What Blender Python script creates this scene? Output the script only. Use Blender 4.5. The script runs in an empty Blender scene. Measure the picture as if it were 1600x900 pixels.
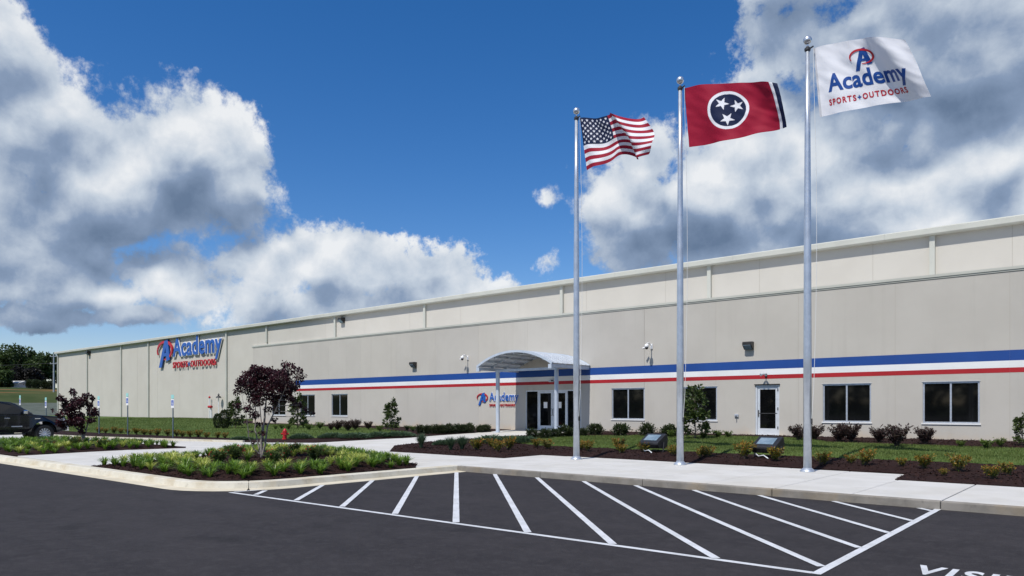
import bpy, bmesh, math, random
from mathutils import Vector, Matrix, noise
from mathutils.geometry import delaunay_2d_cdt
random.seed(7)
scene = bpy.context.scene
col = scene.collection

# ------------------------------------------------------------------ camera, sky, sun, exposure
F = 1140.0; HX = 800.0; HY = 637.0; CZ = 1.76       # photo pixels (1600 x 900); camera height in metres
TH = math.atan2(F, 1326.0); CT, ST = math.cos(TH), math.sin(TH)
def ray(px, py):                                     # world x runs along the front wall, y into the building
    a = (px - HX) / F; b = (HY - py) / F
    return Vector((-ST + a * CT, CT + a * ST, b))
def at_depth(px, py, Z): return ray(px, py) * Z + Vector((0, 0, CZ))
def on_wall(px, py, Y):
    d = ray(px, py); return d * (Y / d.y) + Vector((0, 0, CZ))
def hb(x, y):                                        # height of the finished ground
    return .15 if y < 19.5 else .15 + (min(y, 30.) - 19.5) / 10.5 * .39
def on_ground(px, py, z=None):
    d = ray(px, py); zz = .15 if z is None else z
    for i in range(25):
        p = d * ((zz - CZ) / d.z)
        if z is not None: break
        zz = hb(p.x, min(p.y, 60))
    return Vector((p.x, p.y, zz))

cam = bpy.data.cameras.new('camera'); camo = bpy.data.objects.new('camera', cam); col.objects.link(camo)
camo.location = (0, 0, CZ); camo.rotation_euler = (math.pi / 2, 0, TH)
cam.sensor_width = 36; cam.lens = F / 1600 * 36; cam.shift_y = (HY - 450) / 1600
cam.clip_end = 9000; cam.clip_start = .1
scene.camera = camo

SUN_EL = math.radians(57); SUN_AZ = math.radians(2.0)
SDIR = Vector((math.sin(SUN_AZ) * math.cos(SUN_EL), -math.cos(SUN_AZ) * math.cos(SUN_EL), math.sin(SUN_EL)))
sun = bpy.data.lights.new('sun', 'SUN'); suno = bpy.data.objects.new('sun', sun); col.objects.link(suno)
sun.energy = 4.3; sun.angle = math.radians(.5); sun.color = (1, .965, .91)
suno.rotation_euler = SDIR.to_track_quat('Z', 'Y').to_euler(); suno.location = SDIR * 200
scene.view_settings.view_transform = 'Standard'; scene.view_settings.look = 'None'
scene.view_settings.exposure = 0; scene.view_settings.gamma = 1

world = bpy.data.worlds.new('World'); scene.world = world; world.use_nodes = True
world.cycles.sampling_method = 'MANUAL'; world.cycles.sample_map_resolution = 256
class NT:                                            # tiny helper to write node maths
    def __init__(s, tree): s.t = tree
    def n(s, typ, **kw):
        nd = s.t.nodes.new(typ)
        for k, v in kw.items(): setattr(nd, k, v)
        return nd
    def put(s, sock, v):
        if isinstance(v, bpy.types.NodeSocket): s.t.links.new(v, sock)
        elif v is not None: sock.default_value = v
    def m(s, op, a, b=None, c=None, clamp=False):
        nd = s.n('ShaderNodeMath', operation=op, use_clamp=clamp)
        for i, v in enumerate((a, b, c)):
            if v is not None: s.put(nd.inputs[i], v)
        return nd.outputs[0]
    def v(s, op, a, b=None, sc=None):
        nd = s.n('ShaderNodeVectorMath', operation=op)
        s.put(nd.inputs[0], a)
        if b is not None: s.put(nd.inputs[1], b)
        if sc is not None: s.put(nd.inputs['Scale'], sc)
        return nd.outputs['Value' if op in ('DOT_PRODUCT', 'LENGTH') else 'Vector']
    def mix(s, f, a, b, mode='MIX'):
        nd = s.n('ShaderNodeMix', data_type='RGBA', blend_type=mode)
        s.put(nd.inputs[0], f); s.put(nd.inputs[6], a); s.put(nd.inputs[7], b)
        return nd.outputs[2]
    def noise(s, vec, scale, detail=6, rough=.55, out=0, dist=0, lac=2.):
        nd = s.n('ShaderNodeTexNoise'); s.put(nd.inputs['Vector'], vec)
        nd.inputs['Scale'].default_value = scale; nd.inputs['Detail'].default_value = detail
        nd.inputs['Roughness'].default_value = rough; nd.inputs['Distortion'].default_value = dist
        nd.inputs['Lacunarity'].default_value = lac
        return nd.outputs[out]
    def ramp(s, f, lo, hi, a=0., b=1., smooth=True):
        nd = s.n('ShaderNodeMapRange', interpolation_type='SMOOTHSTEP' if smooth else 'LINEAR')
        s.put(nd.inputs[0], f)
        for i, v in zip((1, 2, 3, 4), (lo, hi, a, b)): s.put(nd.inputs[i], v)
        return nd.outputs[0]
def C3(r, g, b): return (r, g, b, 1)

def build_world():
    t = world.node_tree; t.nodes.clear(); N = NT(t)
    out = N.n('ShaderNodeOutputWorld'); bg = N.n('ShaderNodeBackground'); bg.inputs['Strength'].default_value = .1
    t.links.new(bg.outputs[0], out.inputs[0])
    sky = N.n('ShaderNodeTexSky', sky_type='NISHITA'); sky.sun_disc = False
    sky.sun_elevation = SUN_EL; sky.sun_rotation = math.pi - SUN_AZ
    sky.air_density = 1.0; sky.dust_density = .25; sky.ozone_density = 3.0
    d = N.v('NORMALIZE', N.n('ShaderNodeTexCoord').outputs['Generated'])
    # cumulus clouds: (centre px, centre py, radius x, radius y, weight); each becomes a patch of sky directions
    blobs = [(-60, 70, 150, 130, 1), (40, 200, 150, 130, 1), (150, 265, 170, 120, 1.1), (290, 255, 150, 125, 1.1), (-120, 300, 260, 160, 1.1), (180, 320, 240, 75, 1.2), (340, 300, 70, 75, .95),
             (60, 415, 170, 66, .9), (250, 430, 90, 55, .85), (-100, 440, 160, 80, .9), (300, 470, 70, 30, .7), (130, 468, 120, 30, .7), (60, 500, 120, 26, .8), (210, 500, 90, 22, .7), (395, 475, 50, 22, .6),
             (430, 420, 85, 62, .85), (520, 405, 80, 62, .9), (580, 425, 110, 65, .9), (680, 445, 110, 62, .85), (770, 465, 70, 42, .6), (520, 480, 260, 50, .8),
             (854, 313, 20, 18, .34), (866, 412, 38, 34, .5),
             (1010, 240, 75, 75, .85), (1000, 330, 105, 110, .9), (1130, 300, 150, 160, 1), (1290, 300, 190, 170, 1.1), (1450, 330, 200, 150, 1.1),
             (1200, 170, 110, 90, .8), (1180, 235, 120, 90, .9), (1560, 230, 160, 120, 1.1), (1250, 60, 110, 90, .75), (1380, 90, 170, 130, 1), (1540, 90, 190, 170, 1.15), (1640, 300, 180, 200, 1.1), (1240, -60, 120, 120, .9)]
    warp = N.v('SUBTRACT', N.noise(d, 6.0, 3, .55, 1), (.5, .5, .5))
    w0 = N.v('ADD', d, N.v('SCALE', warp, sc=.06))
    def mass(w, lim=0.):
        m_ = None; cnt = 0
        for (px, py, rx, ry, wt) in blobs:
            if wt < lim: continue
            cnt += 1
            if cnt % 5 == 0: w = N.v('ADD', w, N.m('MULTIPLY', m_, 1e-7))      # one after the other: keeps the shader's stack small
            c = ray(px, py).normalized()
            r = (ray(px + rx, py).normalized() - ray(px - rx, py).normalized()) * .5
            u = (ray(px, py - ry).normalized() - ray(px, py + ry).normalized()) * .5
            ax = r.normalized(); az = ax.cross(u.normalized()).normalized(); ay = az.cross(ax)
            mp = N.n('ShaderNodeMapping', vector_type='TEXTURE'); N.put(mp.inputs[0], w)
            mp.inputs['Location'].default_value = c
            mp.inputs['Rotation'].default_value = Matrix((ax, ay, az)).transposed().to_euler()
            mp.inputs['Scale'].default_value = (r.length, u.length, .7)
            e = N.m('MULTIPLY_ADD', N.v('LENGTH', mp.outputs[0]), -wt, wt)
            m_ = e if m_ is None else N.m('SMOOTH_MAX', m_, e, .15)
        # the same kind of cloud carries on round the rest of the sky
        away = N.ramp(N.v('DOT_PRODUCT', w, tuple(ray(800, 350).normalized())), .5, .7, 0., 3.)
        gen = N.m('SUBTRACT', N.m('MULTIPLY', N.m('SUBTRACT', N.noise(N.v('MULTIPLY', w, (1, 1, 1.7)), 2.6, 2, .5), .52), 4.), away)
        return N.m('MAXIMUM', m_, gen)
    def soft(w):                                 # broad rounded heaps that carry the light and shade
        vo = N.n('ShaderNodeTexVoronoi', feature='F1', normalize=True); N.put(vo.inputs['Vector'], w)
        vo.inputs['Scale'].default_value = 13.; vo.inputs['Detail'].default_value = 1.; vo.inputs['Roughness'].default_value = .45
        return N.m('SUBTRACT', N.m('MULTIPLY', N.noise(w, 8., 6, .58), .62), N.m('MULTIPLY', vo.outputs['Distance'], .8)), vo.outputs['Distance']
    M0 = mass(w0); M1 = mass(N.v('ADD', N.v('ADD', w0, (0.0, -.004, .060)), N.m('MULTIPLY', M0, 1e-7)), .7)
    S0, V0 = soft(w0); S1, V1 = soft(N.v('ADD', w0, (.005, -.004, .022)))
    B0 = N.m('ADD', N.m('MULTIPLY', N.m('SUBTRACT', 1., V0), .42), N.m('MULTIPLY', N.noise(w0, 9., 7, .62), .58))
    hf = N.noise(d, 48., 5, .66)
    D = N.m('ADD', N.m('ADD', M0, N.m('MULTIPLY', N.m('SUBTRACT', B0, .60), 2.0)), N.m('MULTIPLY', N.m('SUBTRACT', hf, .5), .75))
    edge = N.noise(d, 3.1, 1, .5)
    alpha = N.ramp(D, -.05, N.m('MULTIPLY_ADD', edge, .5, -.02))
    lift = N.m('MULTIPLY', N.m('SUBTRACT', M0, M1), .70)
    lift = N.m('MINIMUM', N.m('MAXIMUM', lift, -.26), .22)
    fine = N.m('MULTIPLY', N.m('SUBTRACT', S0, S1), 1.5)
    fine = N.m('ADD', fine, N.m('MULTIPLY', N.m('SUBTRACT', hf, .5), .36))
    thick = N.m('MULTIPLY', N.m('MAXIMUM', N.m('SUBTRACT', D, .22), 0.), -.16)
    blot = N.m('MULTIPLY', N.m('SUBTRACT', N.noise(d, 4.2, 3, .5), .5), .7)
    sh = N.m('ADD', N.m('ADD', N.m('ADD', .665, lift), N.m('ADD', fine, thick)), blot)
    for (px, py, rx, ry, k) in [(220, 345, 290, 85, .36), (110, 425, 220, 40, .24), (1430, 70, 330, 180, .46), (1390, 255, 75, 35, .32), (1080, 370, 180, 70, .26), (1350, 340, 160, 50, .18), (640, 465, 220, 35, .22), (20, 150, 120, 60, .20), (60, 230, 120, 40, .12)]:
        c = ray(px, py).normalized(); r = (ray(px + rx, py).normalized() - ray(px - rx, py).normalized()) * .5; u = (ray(px, py - ry).normalized() - ray(px, py + ry).normalized()) * .5
        ax = r.normalized(); az = ax.cross(u.normalized()).normalized(); ay = az.cross(ax)
        mp = N.n('ShaderNodeMapping', vector_type='TEXTURE'); N.put(mp.inputs[0], N.v('ADD', w0, N.m('MULTIPLY', sh, 1e-7))); mp.inputs['Location'].default_value = c
        mp.inputs['Rotation'].default_value = Matrix((ax, ay, az)).transposed().to_euler(); mp.inputs['Scale'].default_value = (r.length, u.length, .7)
        sh = N.m('SUBTRACT', sh, N.ramp(N.v('LENGTH', mp.outputs[0]), .1, 1.1, k, 0.))
    cr = N.n('ShaderNodeValToRGB'); N.put(cr.inputs[0], sh); r_ = cr.color_ramp
    r_.elements[0].position = .0; r_.elements[0].color = C3(1.35, 1.95, 3.0)
    r_.elements[1].position = 1.; r_.elements[1].color = C3(8.6, 8.8, 9.0)
    e = r_.elements.new(.38); e.color = C3(2.5, 3.3, 4.7)
    e = r_.elements.new(.70); e.color = C3(5.6, 6.3, 7.2)
    # polarised look of the clear sky
    hs = N.n('ShaderNodeHueSaturation'); hs.inputs['Saturation'].default_value = 1.35; hs.inputs['Value'].default_value = 1.1
    N.put(hs.inputs['Color'], sky.outputs[0])
    blue = N.mix(1., hs.outputs[0], C3(1.02, .965, 1.10), 'MULTIPLY')
    N.put(bg.inputs[0], N.mix(N.m('MULTIPLY', alpha, .97), blue, cr.outputs[0]))
build_world()

# ------------------------------------------------------------------ materials
MATS = {}
def mat(name, c1, c2=None, scale=4., rough=.6, bump=0., bscale=60., metal=0., spec=.5, coord='Object', detail=6, coat=0., extra=None, lo=.35, hi=.65, trans=0.):
    m = bpy.data.materials.new(name); m.use_nodes = True; t = m.node_tree; N = NT(t)
    b = t.nodes['Principled BSDF']; b.inputs['Roughness'].default_value = rough; b.inputs['Metallic'].default_value = metal
    b.inputs['Specular IOR Level'].default_value = spec; b.inputs['Coat Weight'].default_value = coat
    vec = N.n('ShaderNodeNewGeometry').outputs['Position'] if coord == 'World' else N.n('ShaderNodeTexCoord').outputs['Object']
    c = C3(*c1)
    if c2 is not None: c = N.mix(N.ramp(N.noise(vec, scale, detail), lo, hi), C3(*c1), C3(*c2))
    if extra: c = extra(N, vec, c)
    N.put(b.inputs['Base Color'], c)
    if bump:
        bn = N.n('ShaderNodeBump'); bn.inputs['Strength'].default_value = bump; bn.inputs['Distance'].default_value = .02
        N.put(bn.inputs['Height'], N.noise(vec, bscale, 5, .6)); N.put(b.inputs['Normal'], bn.outputs[0])
    MATS[name] = m; return m
def leafmat(name, cols, rough=.5, trans=.25):
    """leaf colours spread over a per-leaf 'tint' attribute"""
    m = bpy.data.materials.new(name); m.use_nodes = True; t = m.node_tree; N = NT(t)
    b = t.nodes['Principled BSDF']; b.inputs['Roughness'].default_value = rough; b.inputs['Specular IOR Level'].default_value = .35
    a = N.n('ShaderNodeAttribute', attribute_name='tint'); cr = N.n('ShaderNodeValToRGB'); N.put(cr.inputs[0], a.outputs['Fac'])
    r_ = cr.color_ramp
    while len(r_.elements) < len(cols): r_.elements.new(.5)
    for i, c in enumerate(cols): r_.elements[i].position = i / (len(cols) - 1); r_.elements[i].color = C3(*c)
    N.put(b.inputs['Base Color'], cr.outputs[0])
    tr = N.n('ShaderNodeBsdfTranslucent'); N.put(tr.inputs[0], cr.outputs[0])
    mx = N.n('ShaderNodeMixShader'); mx.inputs[0].default_value = trans
    t.links.new(b.outputs[0], mx.inputs[1]); t.links.new(tr.outputs[0], mx.inputs[2]); t.links.new(mx.outputs[0], t.nodes['Material Output'].inputs[0])
    MATS[name] = m; return m

def wall_stain(N, vec, c):
    z = N.n('ShaderNodeSeparateXYZ'); N.put(z.inputs[0], vec)
    base = N.ramp(N.m('ADD', z.outputs[2], N.m('MULTIPLY', N.noise(vec, 1.3, 5, .6), -1.1)), -.35, .42, 1., 0.)
    streak = N.ramp(N.noise(N.v('MULTIPLY', vec, (3.5, 3.5, .16)), 1., 5, .6), .52, .78, 0., .17)
    c = N.mix(streak, c, C3(.33, .31, .27))
    oi = N.n('ShaderNodeObjectInfo')
    c = N.mix(1., c, N.mix(oi.outputs['Random'], C3(.955, .955, .96), C3(1.02, 1.015, 1.0)), 'MULTIPLY')
    return N.mix(N.m('MULTIPLY', base, .55), c, C3(.60, .42, .25))
mat('wall_paint', (.482, .455, .408), (.512, .485, .436), .55, .85, .12, 45, spec=.25, coord='World', extra=wall_stain)
mat('wall_joint', (.40, .365, .31), None, rough=.9, coord='World')
mat('upper_wall', (.530, .500, .440), (.560, .530, .468), .4, .8, .08, 30, spec=.25, coord='World')
mat('trim', (.485, .485, .425), (.53, .53, .465), .8, .5, spec=.4, coord='World')
mat('roof_membrane', (.6, .6, .58), (.5, .5, .48), .5, .9, coord='World')
mat('stripe_blue', (.004, .052, .25), (.006, .060, .275), .7, .6, .05, 40, coord='World')
mat('stripe_white', (.80, .80, .79), (.74, .74, .73), .7, .6, .05, 40, coord='World')
mat('stripe_red', (.36, .006, .012), (.41, .009, .016), .7, .6, .05, 40, coord='World')
mat('aluminium', (.62, .65, .69), (.54, .57, .62), 9., .38, metal=.55)
mat('white_metal', (.72, .75, .78), (.66, .69, .73), 5., .45, metal=.2)
mat('canopy_sheet', (.66, .70, .74), (.58, .62, .67), 3., .42, metal=.15)
def see_through(name, k):
    m = MATS[name]; t = m.node_tree; N = NT(t); b = t.nodes['Principled BSDF']; tr = N.n('ShaderNodeBsdfTranslucent'); tr.inputs[0].default_value = C3(.75, .78, .82)
    mx = N.n('ShaderNodeMixShader'); mx.inputs[0].default_value = k; t.links.new(b.outputs[0], mx.inputs[1]); t.links.new(tr.outputs[0], mx.inputs[2]); t.links.new(mx.outputs[0], t.nodes['Material Output'].inputs[0])
see_through('canopy_sheet', .16)
mat('canopy_frame', (.56, .62, .69), (.50, .56, .63), 4., .45, metal=.2)
mat('window_glass', (.003, .0035, .004), (.005, .0055, .006), 1.2, .04, spec=.45)
mat('door_paint', (.70, .73, .76), (.64, .67, .70), 5., .4, metal=.2)
mat('dark_steel', (.03, .03, .032), (.05, .05, .05), 12., .45)
mat('bronze', (.035, .032, .03), (.05, .045, .04), 12., .4, metal=.3)
mat('paper', (.8, .8, .78), None, rough=.8)
mat('pole_metal', (.60, .64, .69), (.52, .56, .61), 6., .36, metal=.65)
mat('chrome', (.75, .76, .78), (.68, .69, .72), 6., .16, metal=1.)
mat('finial', (.72, .74, .77), (.62, .64, .68), 6., .32, metal=.8)
mat('rope', (.7, .7, .68), None, rough=.9)
mat('rubber', (.012, .012, .012), (.02, .02, .02), 20., .8)
mat('car_paint', (.008, .009, .014), (.010, .011, .016), 3., .2, metal=.35, coat=.8)
mat('car_glass', (.006, .007, .009), None, rough=.04)
mat('wheel_alloy', (.72, .74, .77), (.62, .64, .67), 8., .35, metal=.5)
mat('headlight', (.75, .78, .8), (.6, .62, .66), 30., .1)
mat('lamp_red', (.4, .02, .02), None, rough=.3)
mat('black_plastic', (.014, .014, .016), (.022, .022, .024), 15., .5)
mat('lens', (.22, .29, .34), (.14, .20, .25), 6., .08)
mat('hydrant_red', (.50, .014, .02), (.42, .012, .016), 9., .4)
mat('sign_blue', (.012, .08, .42), None, rough=.4)
mat('sign_white', (.80, .80, .80), None, rough=.4)
mat('sign_teal', (.30, .62, .58), None, rough=.4)
mat('sign_post', (.16, .21, .25), (.12, .16, .19), 8., .5, metal=.3)
mat('letter_blue', (.007, .058, .27), None, rough=.35)
mat('letter_red', (.48, .008, .02), None, rough=.35)
mat('sign_letter_blue', (.012, .095, .40), None, rough=.35)
mat('letter_white', (.82, .82, .82), None, rough=.35)
mat('utility_wood', (.36, .40, .43), (.28, .31, .34), 3., .8)

def concrete_extra(N, vec, c):
    c = N.mix(N.ramp(N.noise(vec, .25, 4), .45, .75, 0., .5), c, C3(.50, .46, .385))
    c = N.mix(N.ramp(N.noise(vec, 1.7, 6, .7), .54, .74, 0., .4), c, C3(.42, .395, .35))
    return N.mix(N.ramp(N.noise(vec, 90., 3), .55, .75, 0., .25), c, C3(.40, .385, .355))
mat('concrete', (.53, .515, .475), (.585, .57, .535), 1.1, .85, .15, 120, spec=.25, coord='World', extra=concrete_extra)
def kerb_dirt(N, vec, c):
    c = N.mix(N.ramp(N.noise(vec, 1.6, 6, .65), .45, .72, 0., .7), c, C3(.44, .355, .22))
    return N.mix(N.ramp(N.noise(vec, 6., 5, .7), .58, .75, 0., .5), c, C3(.28, .25, .2))
mat('kerb_cream', (.56, .525, .43), (.62, .585, .49), 2.2, .85, .2, 70, spec=.2, coord='World', extra=kerb_dirt)
mat('gutter', (.62, .565, .44), (.54, .48, .36), 1.5, .9, .2, 90, spec=.2, coord='World')
def grey_dirt(N, vec, c):
    c = N.mix(N.ramp(N.noise(vec, 1.2, 6, .65), .50, .75, 0., .6), c, C3(.30, .235, .15))
    return N.mix(N.ramp(N.noise(vec, 7., 5, .7), .55, .75, 0., .6), c, C3(.13, .12, .105))
mat('kerb_grey', (.20, .185, .16), (.27, .25, .22), 2.6, .9, .4, 60, spec=.2, coord='World', extra=grey_dirt)
mat('joint_dark', (.10, .095, .085), None, rough=.95)
def asphalt_extra(N, vec, c):
    c = N.mix(N.ramp(N.noise(vec, 60., 3, .75), .54, .66, 0., .60), c, C3(.085, .078, .080))
    c = N.mix(N.ramp(N.noise(vec, 30., 3, .75), .56, .68, 0., .65), c, C3(.012, .011, .012))
    lane = N.noise(N.v('MULTIPLY', vec, (.12, .55, 1)), 1., 5, .6)
    c = N.mix(N.ramp(lane, .46, .70, 0., .5), c, C3(.044, .039, .040))
    c = N.mix(N.ramp(N.noise(vec, 6., 5, .75), .46, .66, 0., .55), c, C3(.050, .046, .047))
    spot = N.ramp(N.noise(vec, .9, 4, .6), .60, .72, 0., .5)
    return N.mix(spot, c, C3(.014, .013, .013))
mat('asphalt', (.0235, .0208, .0222), (.031, .0275, .029), 1.7, .85, .6, 70, spec=.25, coord='World', extra=asphalt_extra)
def paint_wear(N, vec, c):
    c = N.mix(N.ramp(N.noise(vec, 2.2, 5, .7), .48, .72, 0., .35), c, C3(.40, .395, .39))
    return N.mix(N.ramp(N.noise(vec, 38., 6, .7), .57, .72, 0., .85), c, C3(.12, .118, .12))
mat('road_paint', (.66, .67, .685), (.56, .57, .575), 3., .65, .3, 130, coord='World', extra=paint_wear)
def mulch_extra(N, vec, c):
    c = N.mix(N.ramp(N.noise(vec, 70., 4, .75), .50, .66, 0., .85), c, C3(.048, .023, .019))
    return N.mix(N.ramp(N.noise(vec, 33., 3, .7), .56, .7, 0., .8), c, C3(.008, .0045, .004))
mat('mulch', (.017, .0078, .0068), (.025, .0118, .010), 2.5, .95, .9, 45, spec=.15, coord='World', extra=mulch_extra)
mat('chip', (.022, .0105, .0088), (.046, .022, .017), 9., .95, spec=.15, coord='World')
def lawn_extra(N, vec, c):
    mow = N.noise(N.v('MULTIPLY', vec, (.25, 1.5, 1)), 1., 3)
    c = N.mix(N.ramp(mow, .42, .62, 0., .55), c, C3(.036, .073, .015))
    return N.mix(N.ramp(N.noise(vec, 40., 4, .7), .55, .72, 0., .6), c, C3(.020, .042, .010))
mat('lawn', (.078, .118, .029), (.102, .145, .041), 1.2, .95, .8, 55, spec=.1, coord='World', extra=lawn_extra)
def terrain_extra(N, vec, c):
    s = N.n('ShaderNodeSeparateXYZ'); N.put(s.inputs[0], vec)
    zone = N.ramp(s.outputs[0], -150., -128., 1., 0.)
    soil = N.m('MULTIPLY', zone, N.ramp(N.noise(N.v('MULTIPLY', vec, (.16, .02, .1)), 1., 5, .65), .50, .62))
    return N.mix(N.m('MULTIPLY', soil, .8), c, C3(.27, .125, .055))
mat('field_grass', (.036, .055, .016), (.060, .075, .026), .12, .95, .5, 8, spec=.1, coord='World', extra=terrain_extra)
mat('gravel', (.11, .125, .105), (.085, .10, .08), .6, .95, .5, 20, spec=.1, coord='World')
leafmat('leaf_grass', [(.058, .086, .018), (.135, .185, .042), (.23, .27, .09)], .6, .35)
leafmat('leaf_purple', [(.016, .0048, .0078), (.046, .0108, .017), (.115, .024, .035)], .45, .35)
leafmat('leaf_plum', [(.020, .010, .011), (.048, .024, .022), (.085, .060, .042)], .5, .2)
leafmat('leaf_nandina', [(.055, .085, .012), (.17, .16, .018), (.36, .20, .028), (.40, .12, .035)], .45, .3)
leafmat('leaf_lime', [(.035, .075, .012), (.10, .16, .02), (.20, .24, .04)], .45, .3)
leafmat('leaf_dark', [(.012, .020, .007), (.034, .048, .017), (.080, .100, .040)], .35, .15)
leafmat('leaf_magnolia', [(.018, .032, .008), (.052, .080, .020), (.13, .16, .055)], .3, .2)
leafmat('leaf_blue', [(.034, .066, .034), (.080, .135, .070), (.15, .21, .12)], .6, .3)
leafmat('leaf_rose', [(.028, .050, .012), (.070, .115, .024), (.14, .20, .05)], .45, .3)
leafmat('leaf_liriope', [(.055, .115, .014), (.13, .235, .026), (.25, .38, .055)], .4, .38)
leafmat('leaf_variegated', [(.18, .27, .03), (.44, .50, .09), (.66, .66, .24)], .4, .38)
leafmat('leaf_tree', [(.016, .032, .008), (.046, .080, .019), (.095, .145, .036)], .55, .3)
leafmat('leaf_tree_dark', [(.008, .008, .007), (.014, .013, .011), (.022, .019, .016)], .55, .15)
mat('petal', (.58, .012, .035), (.42, .008, .022), 12., .5)
mat('bark', (.17, .15, .13), (.28, .25, .225), 14., .85, .4, 40)
mat('bark_dark', (.055, .045, .038), (.09, .075, .06), 10., .9, .4, 40)

# ------------------------------------------------------------------ mesh helpers
class MB:
    def __init__(s): s.v = []; s.f = []; s.t = []
    def add(s, vs, fs, tint=None):
        o = len(s.v); s.v += [tuple(p) for p in vs]; s.f += [tuple(i + o for i in f) for f in fs]
        if tint is not None: s.t += [tint] * len(vs)
        return s
    def box(s, x0, y0, z0, x1, y1, z1):
        return s.add([(x0, y0, z0), (x1, y0, z0), (x1, y1, z0), (x0, y1, z0), (x0, y0, z1), (x1, y0, z1), (x1, y1, z1), (x0, y1, z1)],
                     [(0, 3, 2, 1), (4, 5, 6, 7), (0, 1, 5, 4), (1, 2, 6, 5), (2, 3, 7, 6), (3, 0, 4, 7)])
    def rbox(s, x0, y0, z0, x1, y1, z1, b=.01):
        bm = bmesh.new(); bmesh.ops.create_cube(bm, size=1)
        for v in bm.verts: v.co = Vector(((x0 + x1) / 2 + v.co.x * (x1 - x0), (y0 + y1) / 2 + v.co.y * (y1 - y0), (z0 + z1) / 2 + v.co.z * (z1 - z0)))
        bmesh.ops.bevel(bm, geom=bm.edges[:], offset=b, segments=2, affect='EDGES', profile=.5)
        return s.bm(bm)
    def bm(s, bm):
        bm.verts.ensure_lookup_table(); bm.verts.index_update()
        s.add([v.co for v in bm.verts], [[v.index for v in f.verts] for f in bm.faces]); bm.free(); return s
    def tube(s, pts, rs, n=8, cap=True):
        pts = [Vector(p) for p in pts]
        if not hasattr(rs, '__len__'): rs = [rs] * len(pts)
        vs = []; fs = []; ref = None
        for i, p in enumerate(pts):
            d = (pts[min(i + 1, len(pts) - 1)] - pts[max(i - 1, 0)]).normalized()
            if ref is None: ref = Vector((1, 0, 0)) if abs(d.x) < .8 else Vector((0, 1, 0))
            a = d.cross(ref).normalized(); b = d.cross(a)
            for k in range(n):
                w = 2 * math.pi * k / n; vs.append(p + (a * math.cos(w) + b * math.sin(w)) * rs[i])
        for i in range(len(pts) - 1):
            for k in range(n): fs.append((i * n + k, i * n + (k + 1) % n, (i + 1) * n + (k + 1) % n, (i + 1) * n + k))
        if cap: fs.append(tuple(range(n - 1, -1, -1))); fs.append(tuple(range((len(pts) - 1) * n, len(pts) * n)))
        return s.add(vs, fs)
    def lathe(s, prof, n=20, c=(0, 0, 0), axis='Z', cap=True):
        vs = []; fs = []
        for (r, h) in prof:
            for k in range(n):
                w = 2 * math.pi * k / n; x, y = r * math.cos(w), r * math.sin(w)
                p = (x, y, h) if axis == 'Z' else ((h, x, y) if axis == 'X' else (x, h, y))
                vs.append((p[0] + c[0], p[1] + c[1], p[2] + c[2]))
        for i in range(len(prof) - 1):
            for k in range(n): fs.append((i * n + k, i * n + (k + 1) % n, (i + 1) * n + (k + 1) % n, (i + 1) * n + k))
        if cap: fs.append(tuple(range(n - 1, -1, -1))); fs.append(tuple(range((len(prof) - 1) * n, len(prof) * n)))
        return s.add(vs, fs)
    def prism(s, poly, fn0, fn1):
        """two copies of a 2D polygon, mapped by fn0 and fn1 into space, and the sides between them"""
        n = len(poly); vs = [fn0(*p) for p in poly] + [fn1(*p) for p in poly]
        fs = [tuple(range(n - 1, -1, -1)), tuple(range(n, 2 * n))] + [(i, (i + 1) % n, n + (i + 1) % n, n + i) for i in range(n)]
        return s.add(vs, fs)
    def mesh(s, name, m, smooth=False, off=None):
        me = bpy.data.meshes.new(name)
        vs = s.v if off is None else [(x - off[0], y - off[1], z - off[2]) for x, y, z in s.v]
        me.from_pydata(vs, [], s.f)
        if s.t:
            a = me.attributes.new('tint', 'FLOAT', 'POINT'); a.data.foreach_set('value', s.t)
        if m: me.materials.append(MATS[m])
        if smooth: me.shade_smooth()
        me.update(); return me
    def build(s, name, m, parent=None, smooth=False, rel=False, loc=None, fix=False):
        """rel: the vertices are world coordinates and the parent has a location only"""
        off = None
        if rel and parent is not None: off = parent.location if parent.parent is None else parent.location + parent.parent.location
        if loc is not None: off = loc
        me = s.mesh(name, m, smooth, off)
        if fix:
            b = bmesh.new(); b.from_mesh(me); bmesh.ops.recalc_face_normals(b, faces=b.faces); b.to_mesh(me); b.free()
        o = bpy.data.objects.new(name, me); col.objects.link(o); o.parent = parent
        if loc is not None: o.location = loc
        return o
def tag(o, label=None, cat=None, group=None, kind=None):
    if label: o['label'] = label
    if cat: o['category'] = cat
    if group: o['group'] = group
    if kind: o['kind'] = kind
    return o
def empty(name, loc, rz=0):
    o = bpy.data.objects.new(name, None); col.objects.link(o); o.location = loc; o.rotation_euler = (0, 0, rz); o.empty_display_size = .2; return o
def copy_tree(o, parent=None):
    c = o.copy(); col.objects.link(c); c.parent = parent
    for ch in list(o.children): copy_tree(ch, c)
    return c
ORD = ['first', 'second', 'third', 'fourth', 'fifth', 'sixth', 'seventh', 'eighth', 'ninth', 'tenth', 'eleventh', 'twelfth', 'thirteenth', 'fourteenth', 'fifteenth', 'sixteenth', 'seventeenth', 'eighteenth', 'nineteenth', 'twentieth']
def smooth01(t): t = max(0., min(1., t)); return t * t * (3 - 2 * t)
def inside(p, poly):
    x, y = p; r = False; j = len(poly) - 1
    for i in range(len(poly)):
        xi, yi = poly[i]; xj, yj = poly[j]
        if (yi > y) != (yj > y) and x < (xj - xi) * (y - yi) / (yj - yi) + xi: r = not r
        j = i
    return r
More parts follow.
